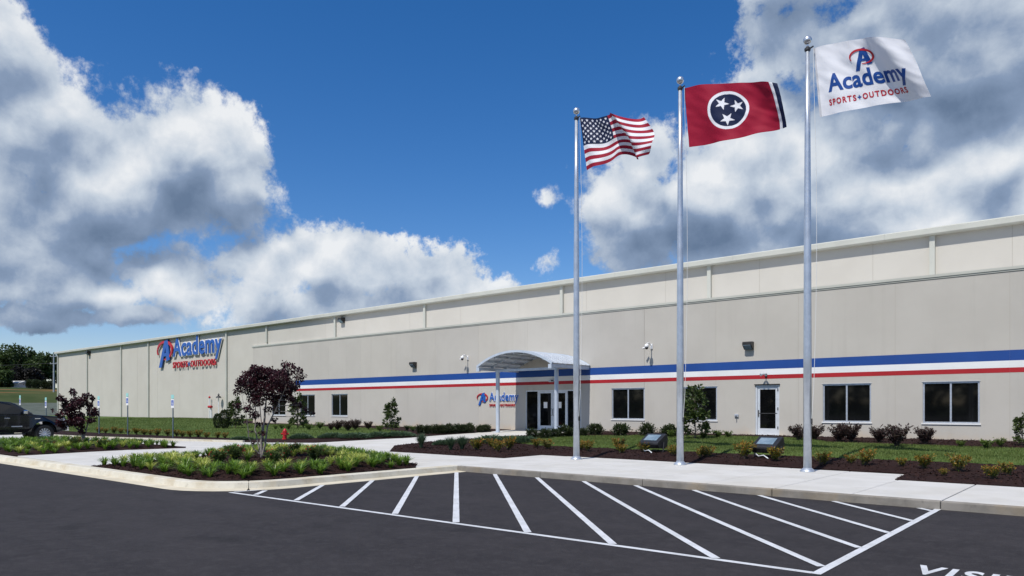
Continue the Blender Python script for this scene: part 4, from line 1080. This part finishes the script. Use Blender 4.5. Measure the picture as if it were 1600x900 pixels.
# ------------------------------------------------------------------ planting
def leaf(mb, p, d, side, L, W, tint, droop=0.):
    """one leaf: a folded diamond"""
    n = d.cross(side); q = p + d * L * .5 - n * W * .12
    mb.add([p, q + side * W * .5, p + d * L - Vector((0, 0, droop * L)), q - side * W * .5], [(0, 1, 2), (0, 2, 3)], tint)
def rnd(): 
    while True:
        v = Vector((random.uniform(-1, 1), random.uniform(-1, 1), random.uniform(-1, 1)))
        if .05 < v.length < 1: return v
def shrub_mesh(kind):
    """unit-height plant: returns foliage and stem meshes"""
    mb = MB(); st = MB(); T = lambda m, s: min(1, max(0, random.gauss(m, s)))
    def stems(n, spread, h, r=.012):
        tips = []
        for k in range(n):
            a = random.uniform(0, 6.28); q = spread * math.sqrt(random.random()); tip = Vector((math.cos(a) * q, math.sin(a) * q, h * random.uniform(.7, 1)))
            st.tube([(0, 0, -.05), tip * .5 + Vector((random.uniform(-.04, .04), random.uniform(-.04, .04), .03)), tip], [r, r * .7, r * .3], 5, False); tips.append(tip)
        return tips
    if kind in ('nandina', 'lime', 'plum', 'rose'):
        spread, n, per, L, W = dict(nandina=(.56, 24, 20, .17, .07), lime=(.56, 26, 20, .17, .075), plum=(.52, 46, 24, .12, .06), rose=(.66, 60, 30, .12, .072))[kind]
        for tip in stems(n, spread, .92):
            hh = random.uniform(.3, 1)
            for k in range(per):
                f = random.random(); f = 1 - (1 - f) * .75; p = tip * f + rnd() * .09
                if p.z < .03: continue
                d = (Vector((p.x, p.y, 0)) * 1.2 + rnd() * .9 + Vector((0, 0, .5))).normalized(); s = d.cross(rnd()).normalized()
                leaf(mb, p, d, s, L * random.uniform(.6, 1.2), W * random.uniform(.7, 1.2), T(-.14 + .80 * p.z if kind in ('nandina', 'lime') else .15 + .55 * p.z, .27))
    elif kind == 'dark':
        for k in range(1300):
            v = rnd(); v = v.normalized() * (.45 + .55 * random.random() ** .6) * (1 + .75 * noise.noise(v * 2.6 + Vector((0, 0, 7.3 * len(PROTO))))); p = Vector((v.x * .62, v.y * .62, .46 + v.z * .50))
            if p.z < .02: continue
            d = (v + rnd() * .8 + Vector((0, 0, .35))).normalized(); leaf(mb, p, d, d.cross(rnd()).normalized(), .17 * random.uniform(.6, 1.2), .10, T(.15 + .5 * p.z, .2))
        stems(7, .3, .6)
    elif kind == 'juniper':
        for k in range(900):
            a = random.uniform(0, 6.28); q = random.random() ** .6; p = Vector((math.cos(a) * q * 1.3, math.sin(a) * q * 1.3, (1 - q * q) * .75 * random.uniform(.3, 1) + .03))
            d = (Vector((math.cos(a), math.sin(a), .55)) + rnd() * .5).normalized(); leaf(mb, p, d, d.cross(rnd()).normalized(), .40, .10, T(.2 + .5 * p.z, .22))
        stems(8, .9, .35)
    elif kind == 'tuft':
        for k in range(420):
            a = random.uniform(0, 6.28); o = random.uniform(.15, .85); b = random.uniform(0, .12); h = random.uniform(.6, 1.05); w = .018; c_, s_ = math.cos(a), math.sin(a); tt = T(.45, .25)
            P = [Vector((c_ * (b + o * f * f), s_ * (b + o * f * f), h * (f - .25 * o * f ** 3))) for f in (0, .45, .8, 1)]; sd = Vector((-s_, c_, 0)) * w
            mb.add([P[0] - sd, P[0] + sd, P[1] + sd, P[1] - sd, P[2] + sd * .7, P[2] - sd * .7, P[3]], [(0, 1, 2, 3), (3, 2, 4, 5), (5, 4, 6)], tt)
        stems(5, .1, .3)
    elif kind in ('liriope', 'variegated'):
        for k in range(60):
            a = random.uniform(0, 6.28); o = random.uniform(.25, 1.0); b = random.uniform(0, .12); h = random.uniform(.6, 1.1); w = random.uniform(.022, .036); c_, s_ = math.cos(a), math.sin(a); tt = T(.5, .28)
            P = [Vector((c_ * (b + o * f * f), s_ * (b + o * f * f), h * (f - .42 * o * f ** 3))) for f in (0, .5, .82, 1)]; sd = Vector((-s_, c_, 0)) * w
            mb.add([P[0] - sd, P[0] + sd, P[1] + sd, P[1] - sd, P[2] + sd * .8, P[2] - sd * .8, P[3]], [(0, 1, 2, 3), (3, 2, 4, 5), (5, 4, 6)], tt)
    elif kind == 'magnolia':
        st.tube([(0, 0, -.05), (.01, 0, .4), (0, .01, .95)], [.014, .010, .004], 6, False)
        for k in range(70):
            f = random.uniform(.06, .98); a = random.uniform(0, 6.28); R_ = .25 * (1.12 - f) ** .5 * random.uniform(.45, 1.1)
            tip = Vector((math.cos(a) * R_, math.sin(a) * R_, f + .05)); st.tube([(0, 0, f - .04), tip], [.005, .002], 4, False)
            for j in range(13):
                p = tip + rnd() * .065; d = (Vector((tip.x, tip.y, 0)).normalized() * .7 + rnd() + Vector((0, 0, .35))).normalized(); leaf(mb, p, d, d.cross(rnd()).normalized(), .105 * random.uniform(.6, 1.2), .052, T(.5, .25), .1)
    elif kind == 'round':
        for k in range(1100):
            v = rnd().normalized(); v *= (.8 + .2 * random.random()) * (1 + .10 * noise.noise(v * 3)); p = Vector((v.x * .27, v.y * .27, .50 + v.z * .50 - .06 * abs(v.z)))
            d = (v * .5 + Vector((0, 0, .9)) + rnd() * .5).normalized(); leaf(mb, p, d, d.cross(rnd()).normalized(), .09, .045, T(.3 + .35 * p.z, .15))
        stems(3, .1, .5)
    return mb, st
LEAF = dict(nandina='leaf_nandina', lime='leaf_lime', plum='leaf_plum', rose='leaf_rose', dark='leaf_dark', juniper='leaf_blue', tuft='leaf_blue', liriope='leaf_liriope', variegated='leaf_variegated', magnolia='leaf_magnolia', round='leaf_dark')
NAME = dict(nandina='nandina_bush', lime='dwarf_shrub', plum='purple_leaf_shrub', rose='rose_bush', dark='evergreen_shrub', juniper='juniper_shrub', tuft='ornamental_grass', liriope='liriope_clump', variegated='liriope_clump', magnolia='young_magnolia', round='conical_evergreen')
CAT = dict(nandina='bush', lime='shrub', plum='shrub', rose='bush', dark='shrub', juniper='shrub', tuft='ornamental grass', liriope='plant', variegated='plant', magnolia='tree', round='shrub')
PROTO = {}
def proto(kind, k):
    if (kind, k) not in PROTO:
        mb, st = shrub_mesh(kind); fo = mb.mesh('foliage', LEAF[kind]); sm = st.mesh('stems', 'bark_dark') if st.v else None; fl = None
        if kind == 'rose':
            fm = MB()
            for j in range(16):
                v = rnd().normalized(); c = Vector((v.x * .62, v.y * .62, .55 + abs(v.z) * .45))
                for a in range(7):
                    d = (rnd() + Vector((0, -.3, .5))).normalized(); leaf(fm, c, d, d.cross(rnd()).normalized(), .055, .05, .5)
            fm.t = []; fl = fm.mesh('flowers', 'petal')
        PROTO[kind, k] = (fo, sm, fl)
    return PROTO[kind, k]
def plant(kind, x, y, h, w, label, group=None, z=None):
    k = random.randrange(3 if kind not in ('liriope', 'variegated') else 5); fo, sm, fl = proto(kind, k)
    z = bed_z(x, y) if z is None else z
    single = sm is None
    if single: t = bpy.data.objects.new(NAME[kind], fo); col.objects.link(t)
    else:
        t = bpy.data.objects.new(NAME[kind], None); col.objects.link(t)
        for nm, me in (('foliage', fo), ('stems', sm), ('flowers', fl)):
            if me: c = bpy.data.objects.new(nm, me); col.objects.link(c); c.parent = t
    t.location = (x, y, z - .01); t.rotation_euler = (0, 0, random.uniform(0, 6.28)); t.scale = (w, w, h)
    return tag(t, label, CAT[kind], group)
WID = dict(nandina=1.15, lime=1.15, plum=1.15, rose=.95, dark=.98, juniper=1.5, tuft=1.15, magnolia=1., round=1.)
def row(kind, pts, fmt, group, zoff=.0):
    """pts: (px, py of the base, height in px[, width in px]); the label counts along the row from the left"""
    for i, p in enumerate(sorted(pts)):
        g = on_bed(p[0], p[1])
        Z = g.y * CT - g.x * ST; h = p[2] / F * Z * (1.2 if kind == 'nandina' else 1.08)
        w = h if kind in ('magnolia', 'round') else (p[3] / F * Z) * .62 if len(p) > 3 else h * WID[kind] * random.uniform(.85, 1.1)
        plant(kind, g.x, g.y, h, w, fmt.format(ORD[i] if i < 20 else ORD[i - 20] + ' after the twentieth'), group)
row('nandina', [(744, 703, 16), (768, 698, 12), (778, 706, 17), (794, 703, 18), (838, 699, 13), (855, 702, 14)], '{} orange-tipped bush from the left in the bed left of the left flagpole', 'orange-tipped bushes in the front bed')
row('nandina', [(908, 703, 13), (919, 705, 15), (966, 703, 17), (971, 708, 13), (1007, 706, 15), (1052, 712, 16)], '{} orange-tipped bush from the left between the left and middle flagpoles', 'orange-tipped bushes in the front bed')
row('nandina', [(1095, 714, 12), (1104, 714, 16), (1164, 717, 24), (1212, 720, 20)], '{} orange-tipped bush from the left between the middle and right flagpoles', 'orange-tipped bushes in the front bed')
row('nandina', [(1284, 726, 18), (1329, 724, 13), (1353, 727, 22), (1410, 729, 13), (1443, 732, 20), (1474, 743, 10), (1500, 737, 24), (1551, 748, 20), (1574, 743, 18)], '{} orange-tipped bush from the left in the bed right of the right flagpole', 'orange-tipped bushes in the front bed')
row('nandina', [(155, 677, 8), (164, 677, 7), (178, 677, 9), (189, 677, 7), (200, 678, 7), (213, 678.5, 9), (225, 680, 9), (235, 679.5, 7), (246, 681, 10), (262, 681, 9), (276, 681.5, 9), (285, 682.5, 8), (297.5, 683, 9), (310, 683, 10), (323, 684, 8), (339, 685, 9), (352, 685, 8)], '{} low orange-tipped bush from the left in the row behind the parking signs', 'low bushes behind the parking signs')
row('juniper', [(374, 687, 6, 16), (386, 687, 5, 14), (471, 685, 9, 20), (521, 684, 9, 26), (556, 684, 9, 30), (592, 682, 8, 26), (624, 681, 8, 28)], '{} low blue-green shrub from the left along the far edge of the walk', 'low shrubs along the walk')
row('tuft', [(658, 700, 24, 26), (704, 703, 22, 28), (722, 702, 22, 30)], '{} spiky blue-green ornamental grass from the left in the dark pointed bed', 'ornamental grasses in the pointed bed')
row('juniper', [(692, 695, 9, 18), (768, 692, 13, 34), (795, 692, 12, 30), (820, 691, 11, 26)], '{} low blue-green shrub from the left in front of the entrance', 'low shrubs in front of the entrance')
row('dark', [(657, 677, 12), (669, 677, 12), (683, 677, 12), (692, 677, 12), (703, 676.5, 13), (716, 676, 12), (724, 676, 12), (733, 675.5, 13), (751, 675, 10), (759, 675, 11)], '{} dark clipped shrub from the left in the row left of the canopy', 'dark shrubs left of the canopy')
row('dark', [(832, 684, 13), (851, 685, 14), (866, 683, 12), (882, 682, 16), (892, 682, 12), (911, 681, 11), (930, 679, 16)], '{} dark shrub from the left in the row before the glazed entrance', 'dark shrubs in front of the entrance')
row('dark', [(970, 681, 18), (1011, 681, 18), (1046, 682, 17)], '{} dark shrub from the left under the windows between left and middle flagpoles', 'dark shrubs under the windows')
row('lime', [(1049, 684, 13), (1099, 685, 11), (1122, 683.5, 12), (1138, 683.5, 11)], '{} yellow-green shrub from the left, beside the young tree and single door', 'yellow-green shrubs near the single door')
row('lime', [(1502, 698.5, 11), (1540, 701, 15), (1563, 698, 14)], '{} small yellow-green shrub from the left at the right end of the wall bed', 'yellow-green shrubs at the right of the wall bed')
row('plum', [(1248, 688, 25), (1273, 688, 24), (1311, 690, 28), (1330, 691, 29), (1373, 691, 23), (1402, 698, 34), (1445, 694.5, 27)], '{} dusky purple shrub from the left in the wall bed right of the single door', 'dusky purple shrubs in the right wall bed')
row('plum', [(517, 672, 11), (528, 672, 15), (544, 673, 16), (555, 671, 16), (576, 671, 13)], '{} small dusky purple shrub from the left in the bed under the left windows', 'dusky purple shrubs in the left wall bed')
row('lime', [(431, 671, 7), (440, 670, 8), (451, 671, 9), (483, 671.5, 10), (500, 670, 11), (593, 674, 10), (636, 673, 9), (645, 674, 9)], '{} tiny yellow-green shrub from the left in the bed under the left windows', 'yellow-green shrubs in the left wall bed')
row('magnolia', [(368, 669, 42, 24), (465, 669, 47, 24), (612, 673, 43, 30)], '{} young broad-leaved tree from the left, in the bed left of the canopy', 'young trees along the front wall')
row('magnolia', [(1086, 686, 73, 36)], 'young leafy tree standing before the window right of the middle flagpole', 'young trees along the front wall')
row('magnolia', [(1597, 696, 44, 26)], 'young leafy tree cut by the right edge of the picture', 'young trees along the front wall')
row('round', [(340, 669, 22, 20), (351, 669.5, 28, 22)], '{} dense conical evergreen from the left, by the left wall', 'conical evergreens by the left wall')
row('rose', [(341, 727, 24, 38), (368, 721, 25, 40), (428, 727, 24, 38), (444, 721, 24, 28), (459, 713, 20, 24), (490, 721, 24, 40)], '{} red-flowered bush from the left around the larger purple tree', 'red-flowered bushes in the nearer island')
row('rose', [(75, 700, 13, 32), (119, 699, 15, 28), (161, 699, 12, 26)], '{} red-flowered bush from the left in the island of the small purple tree', 'red-flowered bushes in the farther island')
# liriope carpets: staggered rows following the edge of each island
def liriope(poly, step, bare, lo, labels, group, x0, x1, y0, y1, limit):
    spots = []; y = y0; j = 0
    while y < y1:
        x = x0 + (step / 2 if j % 2 else 0)
        while x < x1:
            q = (x + random.uniform(-.12, .12), y + random.uniform(-.12, .12)); x += step
            if not inside(q, poly): continue
            e = edge_dist(*q, poly)
            if e < lo or bare(*q): continue
            k = 1 if (e > 1.15 + .5 * noise.noise((q[0] * .8, q[1] * .8, 1)) and random.random() < .85) or random.random() < .12 else 0
            spots.append((k, q))
        y += step * .87; j += 1
    spots.sort(key=lambda s: math.hypot(*s[1])); rest = MB()
    for i, (k, q) in enumerate(spots):
        h = random.uniform(.24, .35); w = h * random.uniform(.9, 1.2)
        if i < limit: plant('variegated' if k else 'liriope', q[0], q[1], h, w, labels[k], group[k])
        else:                                    # the clumps farthest from the camera, past counting
            me = proto('variegated' if k else 'liriope', random.randrange(5))[0]; a = random.uniform(0, 6.28); c_, s_ = math.cos(a), math.sin(a); z = bed_z(*q)
            rest.add([(q[0] + w * (c_ * v.co.x - s_ * v.co.y), q[1] + w * (s_ * v.co.x + c_ * v.co.y), z + h * v.co.z) for v in me.vertices], [tuple(p.vertices) for p in me.polygons])
            rest.t += [d.value * (.6 if not k else 1.) for d in me.attributes['tint'].data]
    if rest.v: tag(rest.build('liriope_carpet', 'leaf_liriope'), 'strappy green liriope carpet at the back of the farther island', 'ground cover', kind='stuff')
BARE1 = [tuple(on_ground(px, py, .25)[:2]) for px, py in ((285, 717), (340, 711), (410, 709), (470, 710), (530, 716), (536, 723), (500, 728), (440, 732), (330, 732), (290, 725))]
def bare1(x, y): return inside((x + .25 * noise.noise((x, y, 5)), y), BARE1) and random.random() < .93
liriope(ISL1, .43, bare1, .17, ('green strappy liriope clump near the edge of the nearer island', 'yellow variegated liriope clump inside the nearer island'), ('green liriope clumps in the nearer island', 'variegated liriope clumps in the nearer island'), -25.5, -14.5, 7.7, 16, 235)
def bare2(x, y): return ((x + 34.8) / 2.0) ** 2 + ((y - 12.1) / .8) ** 2 < 1
liriope(ISL2, .50, bare2, .18, ('green strappy liriope clump near the edge of the farther island', 'yellow variegated liriope clump inside the farther island'), ('green liriope clumps in the farther island', 'variegated liriope clumps in the farther island'), -38.2, -28.4, 7.7, 14, 62)

# purple-leaved trees: stems rise from one base and carry leaf clusters
RV = Vector((CT, ST, 0)); DV = Vector((-ST, CT, 0))
def purple_tree(base_px, lobes, stems, label, per, leafL, lean):
    p = on_bed(*base_px)
    Z = p.y * CT - p.x * ST; s = Z / F
    t = empty('purple_leaf_tree', p); tag(t, label, 'tree', 'purple-leaved trees')
    loc = lambda px, py, d=0.: RV * (px - base_px[0]) * s + Vector((0, 0, (base_px[1] - py) * s)) + DV * d
    tr = MB(); nodes = []
    for (pts, r0) in stems:
        P = [loc(px, py, d) for px, py, d in pts]; R_ = [r0 * (1 - .75 * i / (len(P) - 1)) for i in range(len(P))]
        fine = []
        for i in range(len(P) - 1):
            for j in range(4): fine.append((P[i].lerp(P[i + 1], j / 4) + rnd() * .012, R_[i] + (R_[i + 1] - R_[i]) * j / 4))
        fine.append((P[-1], R_[-1])); tr.tube([f[0] for f in fine], [f[1] for f in fine], 7); nodes += fine[4:]
    tr.build('trunk', 'bark', t, smooth=True)
    br = MB(); lf = MB()
    for (px, py, r) in lobes:
        rr = r * s; dd = random.uniform(-1, 1) * min(.6, rr * 2.0 + .1); c = loc(px, py, dd)
        q, r0 = min(nodes, key=lambda n: (n[0] - c).length + max(0, n[0].z - c.z + .05) * 1.5)
        mid = q.lerp(c, .5) + Vector((0, 0, -.05 * (c - q).length)) + rnd() * .04
        br.tube([q, mid, c], [min(.014, r0 * .7), .008, .004], 5)
        for k in range(max(3, int(r / 3.))):
            e = c + rnd() * rr; br.tube([c.lerp(mid, random.uniform(0, .6)), e], [.005, .0025], 4, False)
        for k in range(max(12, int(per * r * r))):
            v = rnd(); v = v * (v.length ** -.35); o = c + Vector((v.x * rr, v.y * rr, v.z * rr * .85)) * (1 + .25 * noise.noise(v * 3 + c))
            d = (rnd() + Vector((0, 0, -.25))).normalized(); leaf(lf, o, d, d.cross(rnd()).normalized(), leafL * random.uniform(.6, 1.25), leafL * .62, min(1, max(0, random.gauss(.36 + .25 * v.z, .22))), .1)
    tag(br.build('branches', 'bark', t), kind='stuff'); lf.build('crown', 'leaf_purple', t)
purple_tree((409, 715), [(392, 590, 15), (405, 582, 13), (418, 590, 16), (432, 588, 14), (446, 592, 15), (459, 578, 12), (450, 570, 6), (466, 588, 9), (463, 602, 10), (385, 605, 13), (400, 608, 16), (416, 610, 16), (433, 610, 15), (450, 606, 12), (378, 600, 8), (374, 612, 6), (392, 622, 10), (410, 626, 11), (428, 624, 11), (445, 620, 10), (455, 624, 6), (396, 638, 8), (404, 648, 7), (390, 648, 5), (418, 640, 6), (430, 640, 6), (426, 655, 5), (388, 658, 4), (398, 664, 5), (411, 662, 4), (413, 676, 5), (365, 634, 5), (372, 632, 3), (478, 640, 4), (487, 645, 3), (468, 633, 5), (458, 632, 5), (395, 577, 8), (470, 578, 5), (381, 585, 7), (400, 574, 5), (392, 674, 3), (399, 692, 2.5), (412, 580, 10), (424, 582, 10), (428, 600, 13), (438, 600, 12), (408, 596, 13), (440, 582, 8), (396, 598, 12), (442, 612, 10), (382, 594, 7)],
            [([(409, 717, 0), (408, 690, 0), (412, 660, .05), (414, 625, .1), (418, 595, .1)], .050), ([(409, 716, 0), (416, 690, -.05), (420, 665, -.1), (436, 635, -.15), (452, 600, -.2)], .036), ([(408, 716, 0), (402, 696, .1), (396, 672, .15), (396, 640, .2), (390, 605, .2)], .030), ([(409, 712, 0), (399, 702, -.1), (392, 680, -.2), (392, 655, -.3), (385, 620, -.35)], .022), ([(412, 690, 0), (406, 660, .1), (402, 630, .2), (400, 600, .3)], .022)],
            'larger purple-leaved tree with pale trunks in the nearer planted island', 1.75, .078, 0)
purple_tree((130, 695), [(107, 609, 3), (108, 614, 4), (101, 622, 5), (106, 626, 5), (140, 618, 5), (143, 622, 4), (137, 626, 7), (116, 626, 7), (126, 632, 8), (104, 633, 6), (113, 643, 8), (133, 643, 8), (124, 650, 9), (93, 642, 4), (86, 642, 2), (143, 646, 5), (148, 655, 4), (96, 660, 6), (107, 660, 7), (119, 658, 8), (133, 658, 7), (127, 668, 5), (131, 674, 3), (141, 633, 5), (101, 648, 5), (141, 657, 4), (117, 636, 6), (112, 652, 5), (99, 666, 4)],
            [([(130, 697, 0), (129, 682, 0), (126, 665, .05), (122, 640, .1), (112, 620, .1)], .055), ([(130, 690, 0), (133, 670, .1), (137, 645, .2), (140, 622, .2)], .035), ([(129, 680, 0), (115, 662, -.1), (104, 640, -.2)], .03)],
            'smaller purple-leaved tree in front of the pickup truck', 3.2, .11, 0)

# ------------------------------------------------------------------ background on the far left
def far_tree(px, top, wpx, Z, label, m='leaf_tree', n=2600, base=None):
    p = at_depth(px, 630, Z); z0 = terrain_z(p.x, p.y) - .1; s = Z / F; H = (HY - top) * s + CZ - z0; w = wpx * s * .5
    t = empty('far_tree', (p.x, p.y, z0)); tag(t, label, 'tree', 'trees beyond the far field')
    tr = MB().tube([(0, 0, 0), (.1, 0, H * .3), (0, .1, H * .6), (.1, 0, H * .9)], [.35, .28, .18, .05], 8)
    for k in range(7):
        a = random.uniform(0, 6.28); h0 = random.uniform(.25, .6) * H; tr.tube([(0, 0, h0), (math.cos(a) * w * .4, math.sin(a) * w * .4, h0 + .12 * H), (math.cos(a) * w * .75, math.sin(a) * w * .75, h0 + .2 * H)], [.12, .08, .03], 6)
    tr.build('trunk', 'bark_dark', t)
    lf = MB(); C = []
    for k in range(34):
        v = rnd(); C.append((Vector((v.x * w * .8, v.y * w * .8, H * .56 + v.z * H * .36)), w * random.uniform(.24, .42)))
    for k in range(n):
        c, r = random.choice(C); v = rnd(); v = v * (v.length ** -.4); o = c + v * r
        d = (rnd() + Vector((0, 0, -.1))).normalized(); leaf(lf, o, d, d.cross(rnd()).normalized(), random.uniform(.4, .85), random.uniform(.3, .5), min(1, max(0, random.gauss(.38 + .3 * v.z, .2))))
    lf.build('crown', m, t)
FT = [(-62, 532, 55, 178), (-22, 540, 50, 176), (4, 537, 46, 178), (22, 533, 44, 176), (38, 541, 40, 180), (55, 550, 40, 178), (70, 549, 36, 175), (84, 548, 32, 176), (98, 552, 30, 182)]
for i, (px, top, w, Z) in enumerate(FT): far_tree(px, top, w, Z, '{} tall green tree from the left in the far tree line'.format(ORD[i]))
far_tree(29, 574, 30, 166, 'dark purple-brown tree in the far tree line, left of its twin', 'leaf_tree_dark')
far_tree(52, 577, 30, 166, 'dark purple-brown tree in the far tree line, right of its twin', 'leaf_tree_dark')
far_tree(6, 577, 28, 160, 'lighter green tree at the left edge before the far tree line', 'leaf_tree')
far_tree(-25, 582, 34, 160, 'bushy green tree just outside the left edge of the picture', 'leaf_tree')
for i, (px, w) in enumerate([(46, 10), (58, 13), (70, 12), (78, 9)]):
    p = at_depth(px, 630, 156); z0 = terrain_z(p.x, p.y)
    plant('dark', p.x, p.y, 1.7, w * 156 / F * .8, '{} low round shrub from the left under the far trees'.format(ORD[i]), 'low shrubs under the far trees', z0)
def shed():
    p = at_depth(16, 630, 163); z = terrain_z(p.x, p.y); t = empty('shed', (p.x, p.y, z - .1), TH); tag(t, 'low pale shed half hidden under the far trees', 'shed')
    MB().box(-3.2, -2, 0, 3.2, 2, 1.2).build('wall', 'roof_membrane', t)
    MB().prism([(-2.3, 1.2), (0, 1.8), (2.3, 1.2)], lambda y, zz: (-3.4, y, zz + .002), lambda y, zz: (3.4, y, zz + .002)).build('roof', 'roof_membrane', t, fix=True)
    MB().box(-.5, -2.06, 0, .5, -2.003, 1.1).build('door', 'aluminium', t)
shed()
def utility():
    p = at_depth(84, 630, 150); z = terrain_z(p.x, p.y); H = (HY - 552) * 150 / F + CZ - z; t = empty('utility_pole', (p.x, p.y, z - .2), TH); tag(t, 'grey utility pole with cross arms beside the left end of the warehouse', 'utility pole')
    MB().tube([(0, 0, 0), (0, 0, H)], [.17, .12], 10).build('pole', 'utility_wood', t)
    for h in (H - .5, H - 2.0):
        MB().box(-.7, -.16, h, .7, -.125, h + .12).build('cross_arm', 'utility_wood', t)
        for x in (-.6, .6): MB().lathe([(.05, h + .12), (.07, h + .2), (.03, h + .28)], 10, (x, -.14, 0)).build('insulator', 'aluminium', t)
    # the wire runs on to the next pole, off to the left
    a = Vector((p.x, p.y, z + H - 2.0)); b = a - RV * 55 + Vector((0, 0, .4)); P = []
    for k in range(13): q = a.lerp(b, k / 12); q.z -= .9 * 4 * (k / 12) * (1 - k / 12); P.append(q - a)
    w = MB().tube(P, .03, 5).build('power_line', 'dark_steel'); w.location = a; tag(w, 'thin dark power line running left from the utility pole', 'wire')
utility()
def woods():
    """the wood across the road, behind the photographer: it darkens the window reflections"""
    mb = MB()
    for k in range(9000):
        x = random.uniform(-190, 150); top = 15 + 4 * noise.noise((x * .06, 0, 0)); z = random.uniform(0, 1) ** .8 * top; y = -118 + random.uniform(-9, 5)
        d = rnd().normalized(); leaf(mb, Vector((x, y, z)), d, d.cross(rnd()).normalized(), random.uniform(1.6, 3.), random.uniform(1.2, 2.), min(1, max(0, random.gauss(.35, .2))))
    o = mb.build('far_wood', 'leaf_tree'); tag(o, 'dark wood across the road, seen only mirrored in the windows', 'wood', kind='stuff')
woods()
